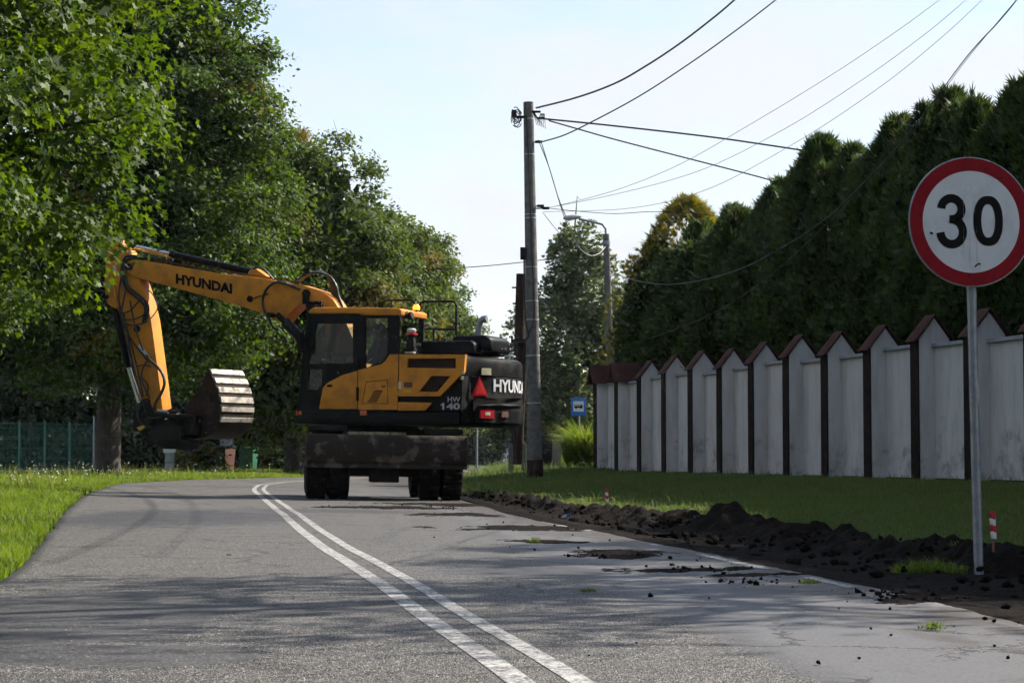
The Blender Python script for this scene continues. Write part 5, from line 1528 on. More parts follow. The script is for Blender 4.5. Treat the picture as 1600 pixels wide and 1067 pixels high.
# hoses
def hose(pts, r=0.018, mat='hose', name='hose', parent=exc, smooth_n=6):
    P = [Vector((sp(x, y, yl)[0], yl, sp(x, y, yl)[1])) for x, y, yl in pts]
    out = []
    for i in range(len(P) - 1):
        p0 = P[max(i - 1, 0)]; p1 = P[i]; p2 = P[i + 1]; p3 = P[min(i + 2, len(P) - 1)]
        for k in range(smooth_n):
            t = k / smooth_n
            out.append(0.5 * ((2 * p1) + (p2 - p0) * t + (2 * p0 - 5 * p1 + 4 * p2 - p3) * t * t + (3 * p1 - p0 - 3 * p2 + p3) * t ** 3))
    out.append(P[-1])
    return MB().tube(out, r, 7).build(name, M[mat], parent)
for j in range(6):                                          # arch of hoses from the upper frame to the boom
    o_ = j * 1.6
    hose([(464 - o_ * .4, 441.5, .02 * j - .06), (478, 433 - o_ * .5, .03 * j - .1), (494 + o_ * .3, 423.5 + o_ * .35, .03 * j - .1), (509 + o_ * .7, 428 + o_ * .5, .03 * j - .1), (517 + o_, 446, .03 * j - .1), (520 + o_ * 1.1, 462, .03 * j - .1), (526 + o_ * 1.2, 480, .03 * j - .1), (540 + o_, 520, .03 * j - .1)], 0.019)
for j, (dx, dy) in enumerate(((0, 0), (3, 3), (-2, 5))):
    hose([(232 + dx * 3, 405, .12), (210 + dx, 400 + dy, .18), (195 + dx, 403 + dy, .2), (192 + dx, 425 + dy, .22), (199 + dx, 446 + dy, .22), (213 + dx, 458 + dy, .22), (226 + dx, 470 + dy, .22), (229 + dx, 485, .2), (225 + dx, 500 + dy, .2)], 0.022)
hose([(229, 452, .2), (238, 459, .24), (245, 474, .24), (245, 485, .24), (236, 497, .2)], 0.011, 'cable_grey')
for pts in ([(186, 490, .18), (202, 486, .24), (214, 474, .24), (222, 466, .2)], [(190, 500, .18), (212, 498, .26), (228, 488, .24), (230, 470, .2)], [(192, 506, .18), (208, 508, .24), (226, 504, .22), (231, 494, .2)], [(197, 448, .2), (192, 475, .22), (188, 490, .2)],
            [(190, 500, .2), (199, 520, .22), (212, 540, .24), (225, 556, .24), (232, 566, .22)], [(193, 488, .2), (200, 530, .2), (206, 560, .2), (207, 575, .18)]):
    hose(pts, 0.014)
hose([(226, 552, .2), (236, 564, .24), (245, 572, .26), (254, 584, .26), (257, 600, .26), (251, 616, .25), (243, 630, .22), (241, 642, .2)], 0.026)
hose([(215, 572, .2), (224, 570, .24), (236, 573, .22)], 0.014)
for pts in ([(186, 480, .17), (192, 510, .2), (199, 540, .2), (207, 566, .2), (213, 590, .2), (221, 618, .2), (226, 640, .2)], [(190, 484, .17), (198, 512, .21), (206, 542, .21), (213, 568, .21), (219, 596, .21), (224, 620, .2)], [(203, 470, .18), (209, 500, .22), (217, 530, .22), (224, 548, .22)],
            [(196, 410, .18), (188, 440, .2), (186, 466, .2), (190, 490, .2)], [(212, 404, .16), (230, 402, .18), (252, 405, .16), (270, 409, .14)], [(205, 402, .14), (222, 398, .16), (246, 402, .14)], [(228, 565, .2), (221, 585, .22), (226, 606, .22), (234, 622, .2)]):
    hose(pts, 0.015)
hose([(215, 588, .2), (226, 594, .22), (232, 605, .22), (228, 618, .2)], 0.014)
MB().tube([(sp(218, 540, .2)[0], .2, sp(218, 540, .2)[1]), (sp(231, 559, .2)[0], .2, sp(231, 559, .2)[1])], 0.036, 10).build('hose_coupling', M['galv_light'], exc)
hose([(468, 452, .22), (436, 441, .24), (419, 449, .24), (411, 465, .24), (412, 482, .24), (420, 498, .24), (427, 512, .24), (436, 516, .22)], 0.022)
hose([(397, 466, .2), (404, 463, .22), (413, 461, .22), (420, 458, .2)], 0.010)
hose([(395, 420, .1), (408, 418, .12), (418, 426, .12), (428, 438, .1)], 0.016)
vb = MB()
for i in range(6):
    x, z = sp(481 + i * 4.2, 474.5, 0.3)
    vb.box((x, .3, z), (.03, .06, .09))
x, z = sp(491, 477, 0.3)
vb.box((x, .3, z - .01), (.30, .07, .05)).box((sp(478, 466, .28)[0], .28, sp(478, 466, .28)[1]), (.09, .1, .2))
vb.build('valve_block', M['black_matt'], exc, bevel=0.006, segs=1)

# tilting coupler between stick and bucket
tr = MB()
def blk(px0, py0, px1, py1, y0, y1):
    a = sp(px0, py0, (y0 + y1) / 2); b_ = sp(px1, py1, (y0 + y1) / 2)
    tr.box2((a[0], y0, a[1]), (b_[0], y1, b_[1]))
blk(217, 640, 246, 674, -.2, .2); blk(236, 646, 288, 668, -.22, .18); blk(244, 664, 292, 690, -.28, .22); blk(262, 686, 304, 702, -.2, .16); blk(276, 648, 312, 680, -.25, .1)
coupler = tr.build('tilting_coupler', M['black_matt'], exc, bevel=0.03)
for (xa, ya, xb, yb, yl, r_, mt) in ((222, 648, 300, 652, .24, .05, 'black_paint'), (238, 648, 285, 645, -.1, .06, 'black_paint'), (258, 655, 282, 646, .25, .022, 'chrome'), (250, 690, 300, 700, .1, .07, 'black_matt'), (220, 668, 240, 690, .1, .06, 'black_matt'), (246, 642, 262, 644, .22, .03, 'galv')):
    a = sp(xa, ya, yl); b_ = sp(xb, yb, yl)
    MB().tube([(a[0], yl, a[1]), (b_[0], yl, b_[1])], r_, 12).build('coupler_cylinder', M[mt], coupler)
panel('coupler_lever', [(213, 668), (225, 663), (226, 668), (218, 673)], .18, .22, M['label_yellow'], coupler, bevel=0.005)
panel('coupler_link', [(219, 625), (228, 622), (238, 640), (240, 660), (228, 664), (219, 650)], -.22, .21, M['black_matt'], coupler, bevel=0.01)
for pts in ([(226, 640, .24), (232, 652, .28), (250, 652, .28), (262, 646, .24)], [(222, 630, .22), (214, 646, .26), (222, 662, .26), (240, 668, .24)], [(262, 642, .2), (274, 638, .24), (282, 646, .22)]):
    hose(pts, 0.016, parent=coupler)

# bucket: swung round so that its rounded back faces right; own axes W (width) and D (outwards)
E3 = EINV.to_3x3()
Dw, Ww = Vector((0.86, -0.51, 0)), Vector((0.51, 0.86, 0))
b_org = EINV @ at(361, 641, 37.3)
def bk(d, w, z):
    return b_org + E3 @ (Dw * d + Ww * w + Vector((0, 0, z)))
arc = [(-0.13, 0.70), (-0.04, 0.56), (0.045, 0.40), (0.11, 0.22), (0.14, 0.04), (0.125, -0.13), (0.06, -0.29), (-0.06, -0.41), (-0.22, -0.48), (-0.40, -0.50), (-0.56, -0.46)]
WB = 0.46
vs, fs = [], []
for (d, z) in arc: vs += [bk(d, -WB, z), bk(d, WB, z)]
for (d, z) in reversed(arc): vs += [bk(d - 0.025, -WB, z + 0.012), bk(d - 0.025, WB, z + 0.012)]
nb = len(vs) // 2
for i in range(nb):
    j = (i + 1) % nb
    fs.append((2 * i, 2 * i + 1, 2 * j + 1, 2 * j))
fs += [tuple(2 * i for i in range(nb)), tuple(2 * i + 1 for i in reversed(range(nb)))]
bucket = MB().add(vs, fs).build('bucket', M['bucket_steel'], exc, angle=40)
for w_ in (-WB, WB):
    MB().prism([(d, z) for d, z in arc] + [(-0.70, -0.30), (-0.60, 0.12), (-0.36, 0.34)], [], lambda u, v, dd: bk(u, dd, v), w_ - 0.015, w_ + 0.015).build('side_plate', M['bucket_steel'], bucket, bevel=0.006, segs=1)
arcL = [0.0]
for i in range(len(arc) - 1):
    arcL.append(arcL[-1] + math.hypot(arc[i + 1][0] - arc[i][0], arc[i + 1][1] - arc[i][1]))
def arc_at(s):
    for i in range(len(arc) - 1):
        if s <= arcL[i + 1] or i == len(arc) - 2:
            t = (s - arcL[i]) / (arcL[i + 1] - arcL[i])
            d = arc[i][0] + (arc[i + 1][0] - arc[i][0]) * t; z = arc[i][1] + (arc[i + 1][1] - arc[i][1]) * t
            tx, tz = arc[i + 1][0] - arc[i][0], arc[i + 1][1] - arc[i][1]
            ln = math.hypot(tx, tz)
            return d, z, -tz / ln, tx / ln
for i in range(6):                                           # bright worn bars across the bucket back
    s0 = 0.0 + i * 0.178; s1 = s0 + (0.105 if i < 4 else 0.08)
    vs = []
    for s_ in (s0, (s0 + s1) / 2, s1):
        d, z, nd, nz_ = arc_at(s_)
        for off in (0.002, 0.026):
            vs += [bk(d + nd * off, -WB + .005, z + nz_ * off), bk(d + nd * off, WB - .005, z + nz_ * off)]
    fs = [(2, 3, 7, 6), (6, 7, 11, 10), (0, 1, 3, 2), (8, 10, 11, 9), (0, 2, 6, 4), (4, 6, 10, 8), (1, 5, 7, 3), (5, 9, 11, 7)]
    MB().add(vs, fs).build('wear_bar', M['worn_steel'], bucket, bevel=0.004, segs=1)
for w_ in (-0.18, 0.18):
    MB().prism([(-0.45, 0.30), (-0.16, 0.62), (-0.10, 0.56), (-0.10, 0.30), (-0.40, -0.05), (-0.62, 0.02)], [], lambda u, v, dd: bk(u, dd, v), w_ - .02, w_ + .02).build('bucket_ear', M['bucket_steel'], bucket, bevel=0.006, segs=1)

# ------------------------------------------------------------------ people
def skin_body(name, joints, edges, mat, root=0, sub=2):
    me = bpy.data.meshes.new(name)
    me.from_pydata([j[0] for j in joints], edges, [])
    o = link(name, me)
    bpy.context.view_layer.objects.active = o
    sk = o.modifiers.new('skin', 'SKIN')
    sk.use_smooth_shade = True
    for v, j in zip(me.skin_vertices[0].data, joints):
        r_ = j[1]
        v.radius = (r_, r_) if not isinstance(r_, tuple) else r_
    me.skin_vertices[0].data[root].use_root = True
    ss = o.modifiers.new('subdivision', 'SUBSURF')
    ss.levels = ss.render_levels = sub
    me.materials.append(mat)
    dg = bpy.context.evaluated_depsgraph_get()
    m2 = bpy.data.meshes.new_from_object(o.evaluated_get(dg))
    o.modifiers.clear()
    o.data = m2
    m2.shade_smooth()
    return o

def head_mesh(name, c, r, face, mat):
    """egg-shaped head with nose, brow and ears; face = unit vector it looks along"""
    bm = bmesh.new()
    bmesh.ops.create_uvsphere(bm, u_segments=20, v_segments=14, radius=1)
    f = Vector(face).normalized(); s = f.cross(Vector((0, 0, 1))).normalized(); u = Vector((0, 0, 1))
    for v in bm.verts:
        x, y, z = v.co
        w = 1.0 - 0.22 * max(0, -z) - 0.05 * max(0, z)
        nose = 0.22 * math.exp(-((y / 0.16) ** 2 + ((z + 0.08) / 0.22) ** 2)) if x > 0 else 0
        eye = -0.07 * math.exp(-(((abs(y) - 0.34) / 0.16) ** 2 + ((z - 0.12) / 0.13) ** 2)) if x > 0 else 0
        chin = 0.08 * math.exp(-((y / 0.3) ** 2 + ((z + 0.75) / 0.25) ** 2)) if x > 0 else 0
        ear = 0.16 * math.exp(-((x / 0.18) ** 2 + (z / 0.26) ** 2)) * (1 if abs(y) > 0.6 else 0)
        v.co = Vector(c) + (f * ((x * 0.98 + nose + eye + chin)) * r * w + s * (y * 0.80 * w + math.copysign(ear, y)) * r + u * z * 1.22 * r)
    me = bpy.data.meshes.new(name)
    bm.to_mesh(me); bm.free()
    me.shade_smooth(); me.materials.append(mat)
    return me

def hair_mesh(name, c, r, face, mat):
    bm = bmesh.new()
    bmesh.ops.create_uvsphere(bm, u_segments=18, v_segments=12, radius=1)
    f = Vector(face).normalized(); s = f.cross(Vector((0, 0, 1))).normalized(); u = Vector((0, 0, 1))
    dele = [v for v in bm.verts if v.co.z < 0.05 and v.co.x > -0.2 or v.co.z < -0.45 or (v.co.x > 0.55 and v.co.z < 0.45)]
    bmesh.ops.delete(bm, geom=dele, context='VERTS')
    for v in bm.verts:
        x, y, z = v.co * 1.09
        v.co = Vector(c) + f * x * r + s * y * 0.82 * r + u * z * 1.22 * r
    me = bpy.data.meshes.new(name)
    bm.to_mesh(me); bm.free()
    me.shade_smooth(); me.materials.append(mat)
    return me

EM = EINV.inverted()
# operator sitting in the cab
hx = sx - 0.02
J = [((hx, .72, 2.05), .15), ((hx - .05, .72, 2.25), .15), ((hx - .08, .72, 2.45), .17), ((hx - .05, .72, 2.58), .07),
     ((hx - .07, .92, 2.52), .075), ((hx + .06, .99, 2.28), .055), ((hx + .30, 1.0, 2.24), .042), ((hx - .07, .52, 2.52), .075), ((hx + .06, .45, 2.28), .055), ((hx + .30, .44, 2.24), .042),
     ((hx + .06, .83, 2.03), .10), ((hx + .44, .86, 2.05), .075), ((hx + .50, .86, 1.68), .055), ((hx + .66, .86, 1.60), .045), ((hx + .06, .61, 2.03), .10), ((hx + .44, .58, 2.05), .075), ((hx + .50, .58, 1.68), .055), ((hx + .66, .58, 1.60), .045)]
E_ = [(0, 1), (1, 2), (2, 3), (2, 4), (4, 5), (5, 6), (2, 7), (7, 8), (8, 9), (0, 10), (10, 11), (11, 12), (12, 13), (0, 14), (14, 15), (15, 16), (16, 17)]
J = [(tuple(EM @ Vector(p)), r_) for p, r_ in J]
op = skin_body('person', J, E_, M['cloth_dark'])
hc = EM @ Vector((hx - .02, .72, 2.72)); hf = (EM.to_3x3() @ Vector((1, 0, 0)))
link('head', head_mesh('head', hc, .105, hf, M['skin']), op)
link('hair', hair_mesh('hair', hc, .105, hf, M['hair']), op)
for y_ in (1.0, .44):
    hand = MB()
    c0 = EM @ Vector((hx + .36, y_, 2.26))
    for k in range(4):
        q0 = EM @ Vector((hx + .36, y_ - .03 + .02 * k, 2.27)); q1 = EM @ Vector((hx + .42, y_ - .03 + .02 * k, 2.265)); q2 = EM @ Vector((hx + .435, y_ - .03 + .02 * k, 2.225))
        hand.tube([q0, q1, q2], [.010, .009, .007], 6)
    hand.tube([EM @ Vector((hx + .33, y_ + .03, 2.25)), EM @ Vector((hx + .37, y_ + .055, 2.24)), EM @ Vector((hx + .40, y_ + .05, 2.22))], [.012, .010, .008], 6)
    hand.tube([EM @ Vector((hx + .28, y_, 2.24)), EM @ Vector((hx + .37, y_, 2.262))], [.035, .038], 8)
    hand.build('hand', M['skin'], op)
tag(op, 'operator in dark clothes sitting inside the excavator cab', 'person')

# cyclist far down the road, half hidden by the wooden pole
cx0, cyY = -0.25, 88.0
bz = 0.0
fc = Vector((0.10, -1, 0)).normalized(); sdv = fc.cross(Vector((0, 0, 1)))
def cp_(f, s, z): return Vector((cx0, cyY, bz)) + fc * f + sdv * s + Vector((0, 0, z))
bike = empty('bicycle', (cx0, cyY, bz))
tag(bike, 'white bicycle on the far road beside the wooden pole', 'bicycle')
bpy.context.view_layer.update()
BI = bike.matrix_world.inverted()
def bpt(*a): return BI @ cp_(*a)
for f_ in (0.52, -0.52):
    w_ = MB().lathe([(0.345, -.018), (0.345, .018), (0.325, .018), (0.325, -.018)], lambda x, y, h: bpt(f_ + x, h, 0.345 + y), 28, closed=True).build('wheel', M['rubber'], bike)
    rm = MB().lathe([(0.324, -.012), (0.324, .012), (0.31, .012), (0.31, -.012)], lambda x, y, h: bpt(f_ + x, h, 0.345 + y), 28, closed=True)
    for k in range(10):
        a = 2 * math.pi * k / 10
        rm.tube([bpt(f_, 0, .345), bpt(f_ + .315 * math.cos(a), 0, .345 + .315 * math.sin(a))], .004, 4)
    rm.build('rim', M['galv_light'], w_)
fm = MB()
for a, b_ in (((0.52, 0, .345), (.40, 0, .80)), ((.40, 0, .75), (-.10, 0, .72)), ((.38, 0, .68), (-.02, 0, .30)), ((-.02, 0, .30), (-.16, 0, .82)), ((-.02, 0, .30), (-.52, 0, .345)), ((-.12, 0, .70), (-.52, 0, .345)), ((.40, 0, .80), (.38, 0, .98))):
    fm.tube([bpt(*a), bpt(*b_)], .018, 8)
fm.build('frame', M['white_paint'], bike)
MB().tube([bpt(.34, -.28, 1.0), bpt(.40, -.12, .99), bpt(.38, 0, .98), bpt(.40, .12, .99), bpt(.34, .28, 1.0)], .014, 8).build('handlebar', M['white_paint'], bike)
MB().tube([bpt(-.28, 0, .87), bpt(-.16, 0, .87), bpt(-.02, 0, .86)], [.08, .06, .025], 8).build('saddle', M['black_matt'], bike)
MB().tube([bpt(-.02, -.16, .22), bpt(-.02, -.09, .22), bpt(-.02, .09, .38), bpt(-.02, .16, .38)], .018, 6).build('pedals', M['black_matt'], bike)
J = [(cp_(-.14, 0, .95), .14), (cp_(-.05, 0, 1.14), .13), (cp_(.07, 0, 1.36), .15), (cp_(.13, 0, 1.48), .06),
     (cp_(.10, -.2, 1.40), .065), (cp_(.22, -.27, 1.18), .048), (cp_(.34, -.25, 1.03), .036), (cp_(.10, .2, 1.40), .065), (cp_(.22, .27, 1.18), .048), (cp_(.34, .25, 1.03), .036),
     (cp_(-.06, -.11, .90), .095), (cp_(.22, -.13, .62), .07), (cp_(-.03, -.13, .30), .05), (cp_(.08, -.13, .25), .04), (cp_(-.06, .11, .90), .095), (cp_(.26, .13, .78), .07), (cp_(-.01, .13, .46), .05), (cp_(.10, .13, .41), .04)]
E_ = [(0, 1), (1, 2), (2, 3), (2, 4), (4, 5), (5, 6), (2, 7), (7, 8), (8, 9), (0, 10), (10, 11), (11, 12), (12, 13), (0, 14), (14, 15), (15, 16), (16, 17)]
cyc = skin_body('person', [(tuple(p), r_) for p, r_ in J], E_, M['cloth_blue'])
hc = cp_(.17, 0, 1.62)
link('head', head_mesh('head', hc, .105, fc, M['skin']), cyc)
link('hair', hair_mesh('hair', hc, .105, fc, M['hair']), cyc)
for s_ in (-.25, .25):
    hd = MB().tube([cp_(.33, s_, 1.04), cp_(.37, s_, 1.02)], [.036, .036], 8)
    for k in range(4):
        hd.tube([cp_(.36, s_ - .03 + .02 * k, 1.03), cp_(.40, s_ - .03 + .02 * k, 1.01), cp_(.39, s_ - .03 + .02 * k, .98)], [.010, .009, .007], 5)
    hd.tube([cp_(.34, s_ * .82, 1.02), cp_(.38, s_ * .8, .985)], [.011, .008], 5)
    hd.build('hand', M['skin'], cyc)
tag(cyc, 'person in a pale blue top riding the bicycle far down the road', 'person')

# ------------------------------------------------------------------ speed limit sign
SY = 13.3
sg = at(1517, 347, SY)
foot = at(1531, 900, SY)
sign = empty('speed_limit_sign', foot)
tag(sign, 'round red and white speed limit sign reading 30 on a grey post', 'road sign')
off = Vector(sg) - foot
R0 = 0.403
ang = math.radians(10)                      # turned slightly from the camera
cs, sn_ = math.cos(ang), math.sin(ang)
def sgp(u, v, d): return off + Vector((u * cs + d * sn_, u * sn_ - d * cs, v))
MB().tube([(0, 0, -0.35), Vector((off.x * .5, 0.035, off.z * .5)), Vector((off.x, 0.05, off.z + .3))], 0.030, 16).build('post', M['galv'], sign)
disc = MB().lathe([(R0 - .004, -.012), (R0 + .006, -.010), (R0 + .006, .003), (R0 - .002, .004)], lambda x, y, h: sgp(x, y, h), 64).build('sign_plate', M['galv'], sign)
ring_o = [(R0 * .995 * math.cos(a), R0 * .995 * math.sin(a)) for a in np.linspace(0, 2 * math.pi, 72, endpoint=False)]
ring_i = [(R0 * .795 * math.cos(a), R0 * .795 * math.sin(a)) for a in np.linspace(0, 2 * math.pi, 72, endpoint=False)]
MB().prism(ring_o, [ring_i], lambda u, v, d: sgp(u, v, d), .0045, .0075).build('red_ring', M['sign_red'], disc, smooth=False)
MB().prism([(x * .998, y * .998) for x, y in ring_i], [], lambda u, v, d: sgp(u, v, d), .0045, .007).build('white_field', M['sign_white'], disc, smooth=False)
def stroke(path, w, closed=False):
    mb = MB()
    n_ = len(path)
    L_, R_2 = [], []
    for i in range(n_):
        a = Vector(path[(i - 1) % n_]) if (closed or i > 0) else Vector(path[i]); b_ = Vector(path[(i + 1) % n_]) if (closed or i < n_ - 1) else Vector(path[i])
        t = (b_ - a).normalized(); nn = Vector((-t.y, t.x))
        L_.append(Vector(path[i]) + nn * w / 2); R_2.append(Vector(path[i]) - nn * w / 2)
    poly = None
    vs = [sgp(p.x, p.y, .0095) for p in L_] + [sgp(p.x, p.y, .0095) for p in R_2]
    fs = [(i, (i + 1) % n_, n_ + (i + 1) % n_, n_ + i) for i in range(n_ if closed else n_ - 1)]
    return mb.add(vs, fs)
def ell(cx_, cy_, rx, ry, a0, a1, n_=18):
    return [(R0 * (cx_ + rx * math.cos(math.radians(a0 + (a1 - a0) * i / n_))), R0 * (cy_ + ry * math.sin(math.radians(a0 + (a1 - a0) * i / n_)))) for i in range(n_ + 1)]
mb = stroke(ell(-.325, .195, .165, .165, 178, -78), .134 * R0)
mb3 = stroke(ell(-.325, -.16, .185, .195, 88, -176), .134 * R0)
mb.add(mb3.v, mb3.f)
mb.add([sgp(R0 * a, R0 * b_, .0097) for a, b_ in ((-.36, .098), (-.26, .098), (-.26, -.03), (-.36, -.03))], [(0, 1, 2, 3)])
mb.build('digit_three', M['black_print'], disc, smooth=False)
def zero_path():
    pts = []
    for a in np.linspace(0, 2 * math.pi, 56, endpoint=False):
        c_, s_ = math.cos(a), math.sin(a)
        pts.append((R0 * (.275 + .178 * math.copysign(abs(c_) ** .8, c_)), R0 * (.020 + .325 * math.copysign(abs(s_) ** .95, s_))))
    return pts
stroke(zero_path(), .130 * R0, True).build('digit_zero', M['black_print'], disc, smooth=False)
gf = MB()
def scr(pts, w=.0022):
    s_ = stroke([(R0 * a, R0 * b_) for a, b_ in pts], w); gf.add(s_.v, s_.f)
scr(ell(-.045, 0.52, .06, .07, 0, 360, 16) and [(-.045 + .055 * math.cos(a), .52 + .07 * math.sin(a)) for a in np.linspace(0, 6.28, 14)])
scr([(-.15, .40), (-.05, .42), (.09, .40)]); scr([(-.13, -.10), (-.13, -.60), (-.03, -.60), (-.03, -.18)]); scr([(-.03, -.60), (.08, -.60), (.08, -.05)]); scr([(-.13, .38), (-.13, .05)]); scr([(.06, .38), (.06, .10)])
gf.build('scratched_figure', M['galv_light'], disc, smooth=False)['kind'] = 'stuff'
gm = MB()
for pts, w in (([(.05, -.70), (.09, -.66), (.12, -.65)], .010), ([(.13, -.64), (.135, -.67)], .006), ([(-.68, -.18), (-.63, -.195)], .012), ([(.43, .68), (.52, .70)], .006), ([(-.17, .02), (-.14, .03)], .004), ([(-.86, .08), (-.82, .10)], .005), ([(.2, .84), (.26, .81)], .004), ([(-.05, -.86), (-.045, -.82)], .006), ([(.34, -.88), (.37, -.86)], .005)):
    s_ = stroke([(R0 * a, R0 * b_) for a, b_ in pts], w); gm.add(s_.v, s_.f)
gm.build('scuff_marks', M['black_print'], disc, smooth=False)['kind'] = 'stuff'
for v_ in (-.2, .2):
    MB().box(sgp(0, v_, -.03), (.12, .05, .03)).build('clamp', M['galv'], sign, bevel=.004)

# ------------------------------------------------------------------ poles
PY = 49.0
pf = at(836, 748, PY); pt = at(825.5, 160, PY)
pole = empty('utility_pole', pf)
tag(pole, 'tall round concrete utility pole carrying the wires, right of the excavator', 'utility pole')
ax = Vector(pt) - pf
def pl(t, dx=0, dy=0, dz=0): return ax * t + Vector((dx, dy, dz))
MB().tube([pl(-.05), pl(0), pl(.5), pl(1)], [.185, .18, .145, .115], 24).build('shaft', M['concrete'], pole)
MB().tube([pl(-.02), pl(.05)], [.192, .188], 24).build('dark_base', M['pole_wood'], pole)
for t, r_ in ((.20, .172), (.325, .163), (.42, .155), (.47, .152), (.56, .146), (.69, .138), (.70, .137), (.86, .127), (.955, .121)):
    MB().tube([pl(t - .0012), pl(t + .0012)], r_, 24).build('steel_band', M['galv_light'], pole)
def cabl(pts, r, mat='cable'):
    return MB().tube(pts, r, 6)
for j in range(6):                                           # coils of wire hanging at the top
    a0_ = random.uniform(0, 6.28); r_ = random.uniform(.10, .17)
    c_ = pl(.952 + .01 * (j % 3), -.30 + .05 * (j % 2), -.12, -.02 * j)
    MB().tube([c_ + Vector((r_ * .62 * math.cos(a0_ + k * .45), .03 * math.sin(k), r_ * math.sin(a0_ + k * .45))) for k in range(14)], .012, 5).build('cable_coil', M['cable'], pole)
for j in range(5):
    c_ = pl(.962, .19, -.1, -.12 - .02 * j)
    MB().tube([pl(.975, .1, -.12), c_ + Vector((.05 * j, 0, -.10)), pl(.965, .28 + .02 * j, -.12, .02)], .011, 5).build('jumper_wire', M['cable'], pole)
ins = MB().box(pl(.958, -.18, -.12), (.22, .06, .06)).box(pl(.972, .18, -.12), (.2, .05, .05)).box(pl(.955, .28, -.12), (.18, .05, .05)).box(pl(.962, -.33, -.12, .05), (.10, .08, .16))
ins.build('bracket', M['black_matt'], pole, bevel=.008)
for t, dx in ((.893, .22), (.722, .24), (.716, .36)):
    MB().box(pl(t, dx, -.05), (.16, .05, .06)).tube([pl(t, .1, 0), pl(t, dx, -.05)], .018, 6).build('wire_clamp', M['black_matt'], pole, bevel=.006)
MB().box(pl(.595, -.19, -.1), (.12, .14, .28)).build('junction_box', M['bin_black'], pole, bevel=.012)
MB().tube([pl(.60, -.16, -.14), pl(.5, -.17, -.15), pl(.42, -.16, -.16), pl(.375, -.10, -.17), pl(.36, -.2, -.15), pl(.36, -.45, -.1)], .022, 6).build('down_cable', M['cable'], pole)
MB().tube([pl(.96, -.05, -.13), pl(.75, .0, -.15), pl(.55, .03, -.16), pl(.44, .05, -.17), pl(.40, .0, -.18), pl(.385, -.1, -.18)], .016, 6).build('down_cable', M['cable'], pole)

WY = 55.0
wf = at(808, 738, WY); wt = at(814, 428, WY)
wpole = empty('wooden_pole', wf)
tag(wpole, 'shorter dark brown wooden pole strapped to concrete stubs beside the utility pole', 'wooden pole')
ax2 = Vector(wt) - wf
MB().tube([ax2 * .04, ax2 * .5, ax2 * 1.0], [.16, .15, .12], 16).build('shaft', M['pole_wood'], wpole)
MB().tube([Vector((.03, -.06, .3)), ax2 * .65 + Vector((.13, -.05, 0))], [.11, .09], 14).build('second_shaft', M['pole_wood'], wpole)
for dx in (-.16, .17):
    MB().box((dx, -.02, .32), (.13, .2, .86)).build('concrete_stub', M['concrete'], wpole, bevel=.015)
MB().box(ax2 * .66 + Vector((0, -.16, 0)), (.42, .1, .09)).box(ax2 * .66 + Vector((-.2, -.16, .04)), (.05, .12, .18)).build('clamp', M['black_matt'], wpole, bevel=.01)
MB().box(ax2 * .93 + Vector((-.16, -.05, 0)), (.14, .04, .04)).build('peg', M['black_matt'], wpole)
MB().tube([ax2 * .92 + Vector((.12, -.08, 0)), ax2 * .8 + Vector((.17, -.1, 0)), ax2 * .72 + Vector((.22, -.12, 0))], .009, 5).build('cable', M['cable_grey'], wpole)

LY = 58.0
lf = at(959, 736, LY); lt = at(947, 366, LY)
lamp = empty('street_lamp', lf)
tag(lamp, 'street lamp with a curved arm rising behind the far end of the wall', 'street lamp')
ax3 = Vector(lt) - lf
MB().tube([ax3 * -.03, ax3 * .5, ax3], [.135, .115, .085], 18).build('post', M['concrete'], lamp)
arm = [ax3 * .98, ax3 * 1.0 + Vector((-.01, 0, .15)), ax3 + Vector((-.10, 0, .27)), ax3 + Vector((-.35, 0, .33)), ax3 + Vector((-.75, 0, .42))]
MB().tube(arm, .035, 10).build('arm', M['galv'], lamp)
he = ax3 + Vector((-.93, 0, .46))
lh = MB().lathe([(.03, -.26), (.10, -.16), (.125, 0), (.11, .14), (.045, .24)], lambda x, y, h: he + Vector((-h, y * .9, x * .62 - h * .10)), 18).build('lamp_head', M['galv_light'], lamp)
MB().tube([ax3 * .955, ax3 * .972], .105, 18).build('collar', M['galv'], lamp)

# wires: pixel path; depth follows 1/Y linear along the span, as a hanging wire does
def wire(name, pts, Y0, Y1, r, mat, label, x1=None):
    xa = pts[0][0]; xb = pts[-1][0]
    if pts[-1][1] < 0:                       # goes on over the camera to the next pole
        (x1_, y1_), (x2_, y2_) = pts[-2], pts[-1]
        k_ = 320.0 / (x2_ - x1_)
        pts = list(pts) + [(x2_ + 320, y2_ + (y2_ - y1_) * k_ * 1.12)]
    P = []
    for (px, py) in pts:
        t = (px - xa) / (xb - xa)
        iy = 1 / Y0 + (1 / Y1 - 1 / Y0) * t
        P.append(at(px, py, 1 / iy))
    out = []
    for i in range(len(P) - 1):
        p0 = P[max(i - 1, 0)]; p1 = P[i]; p2 = P[i + 1]; p3 = P[min(i + 2, len(P) - 1)]
        for k in range(8):
            t = k / 8
            out.append(0.5 * ((2 * p1) + (p2 - p0) * t + (2 * p0 - 5 * p1 + 4 * p2 - p3) * t * t + (3 * p1 - p0 - 3 * p2 + p3) * t ** 3))
    out.append(P[-1])
    rs = [r * min(max(p.y / Y0, .45), 1.3) for p in out]
    o = MB().tube(out, rs, 6).build(name, M[mat], None)
    o['group'] = 'overhead wires'
    return tag(o, label, 'wire')
wire('overhead_wire', [(838, 169), (900, 153), (960, 131), (1010, 103), (1060, 70), (1110, 32), (1148, 0), (1230, -75)], 49, 24, .022, 'cable', 'thick upper wire climbing from the pole top to the top edge of the photo')
wire('overhead_wire', [(842, 223), (880, 212), (930, 188), (1000, 150), (1080, 98), (1150, 48), (1210, 2), (1300, -70)], 49, 24, .016, 'cable', 'second wire climbing to the right, crossing the two sloping service wires')
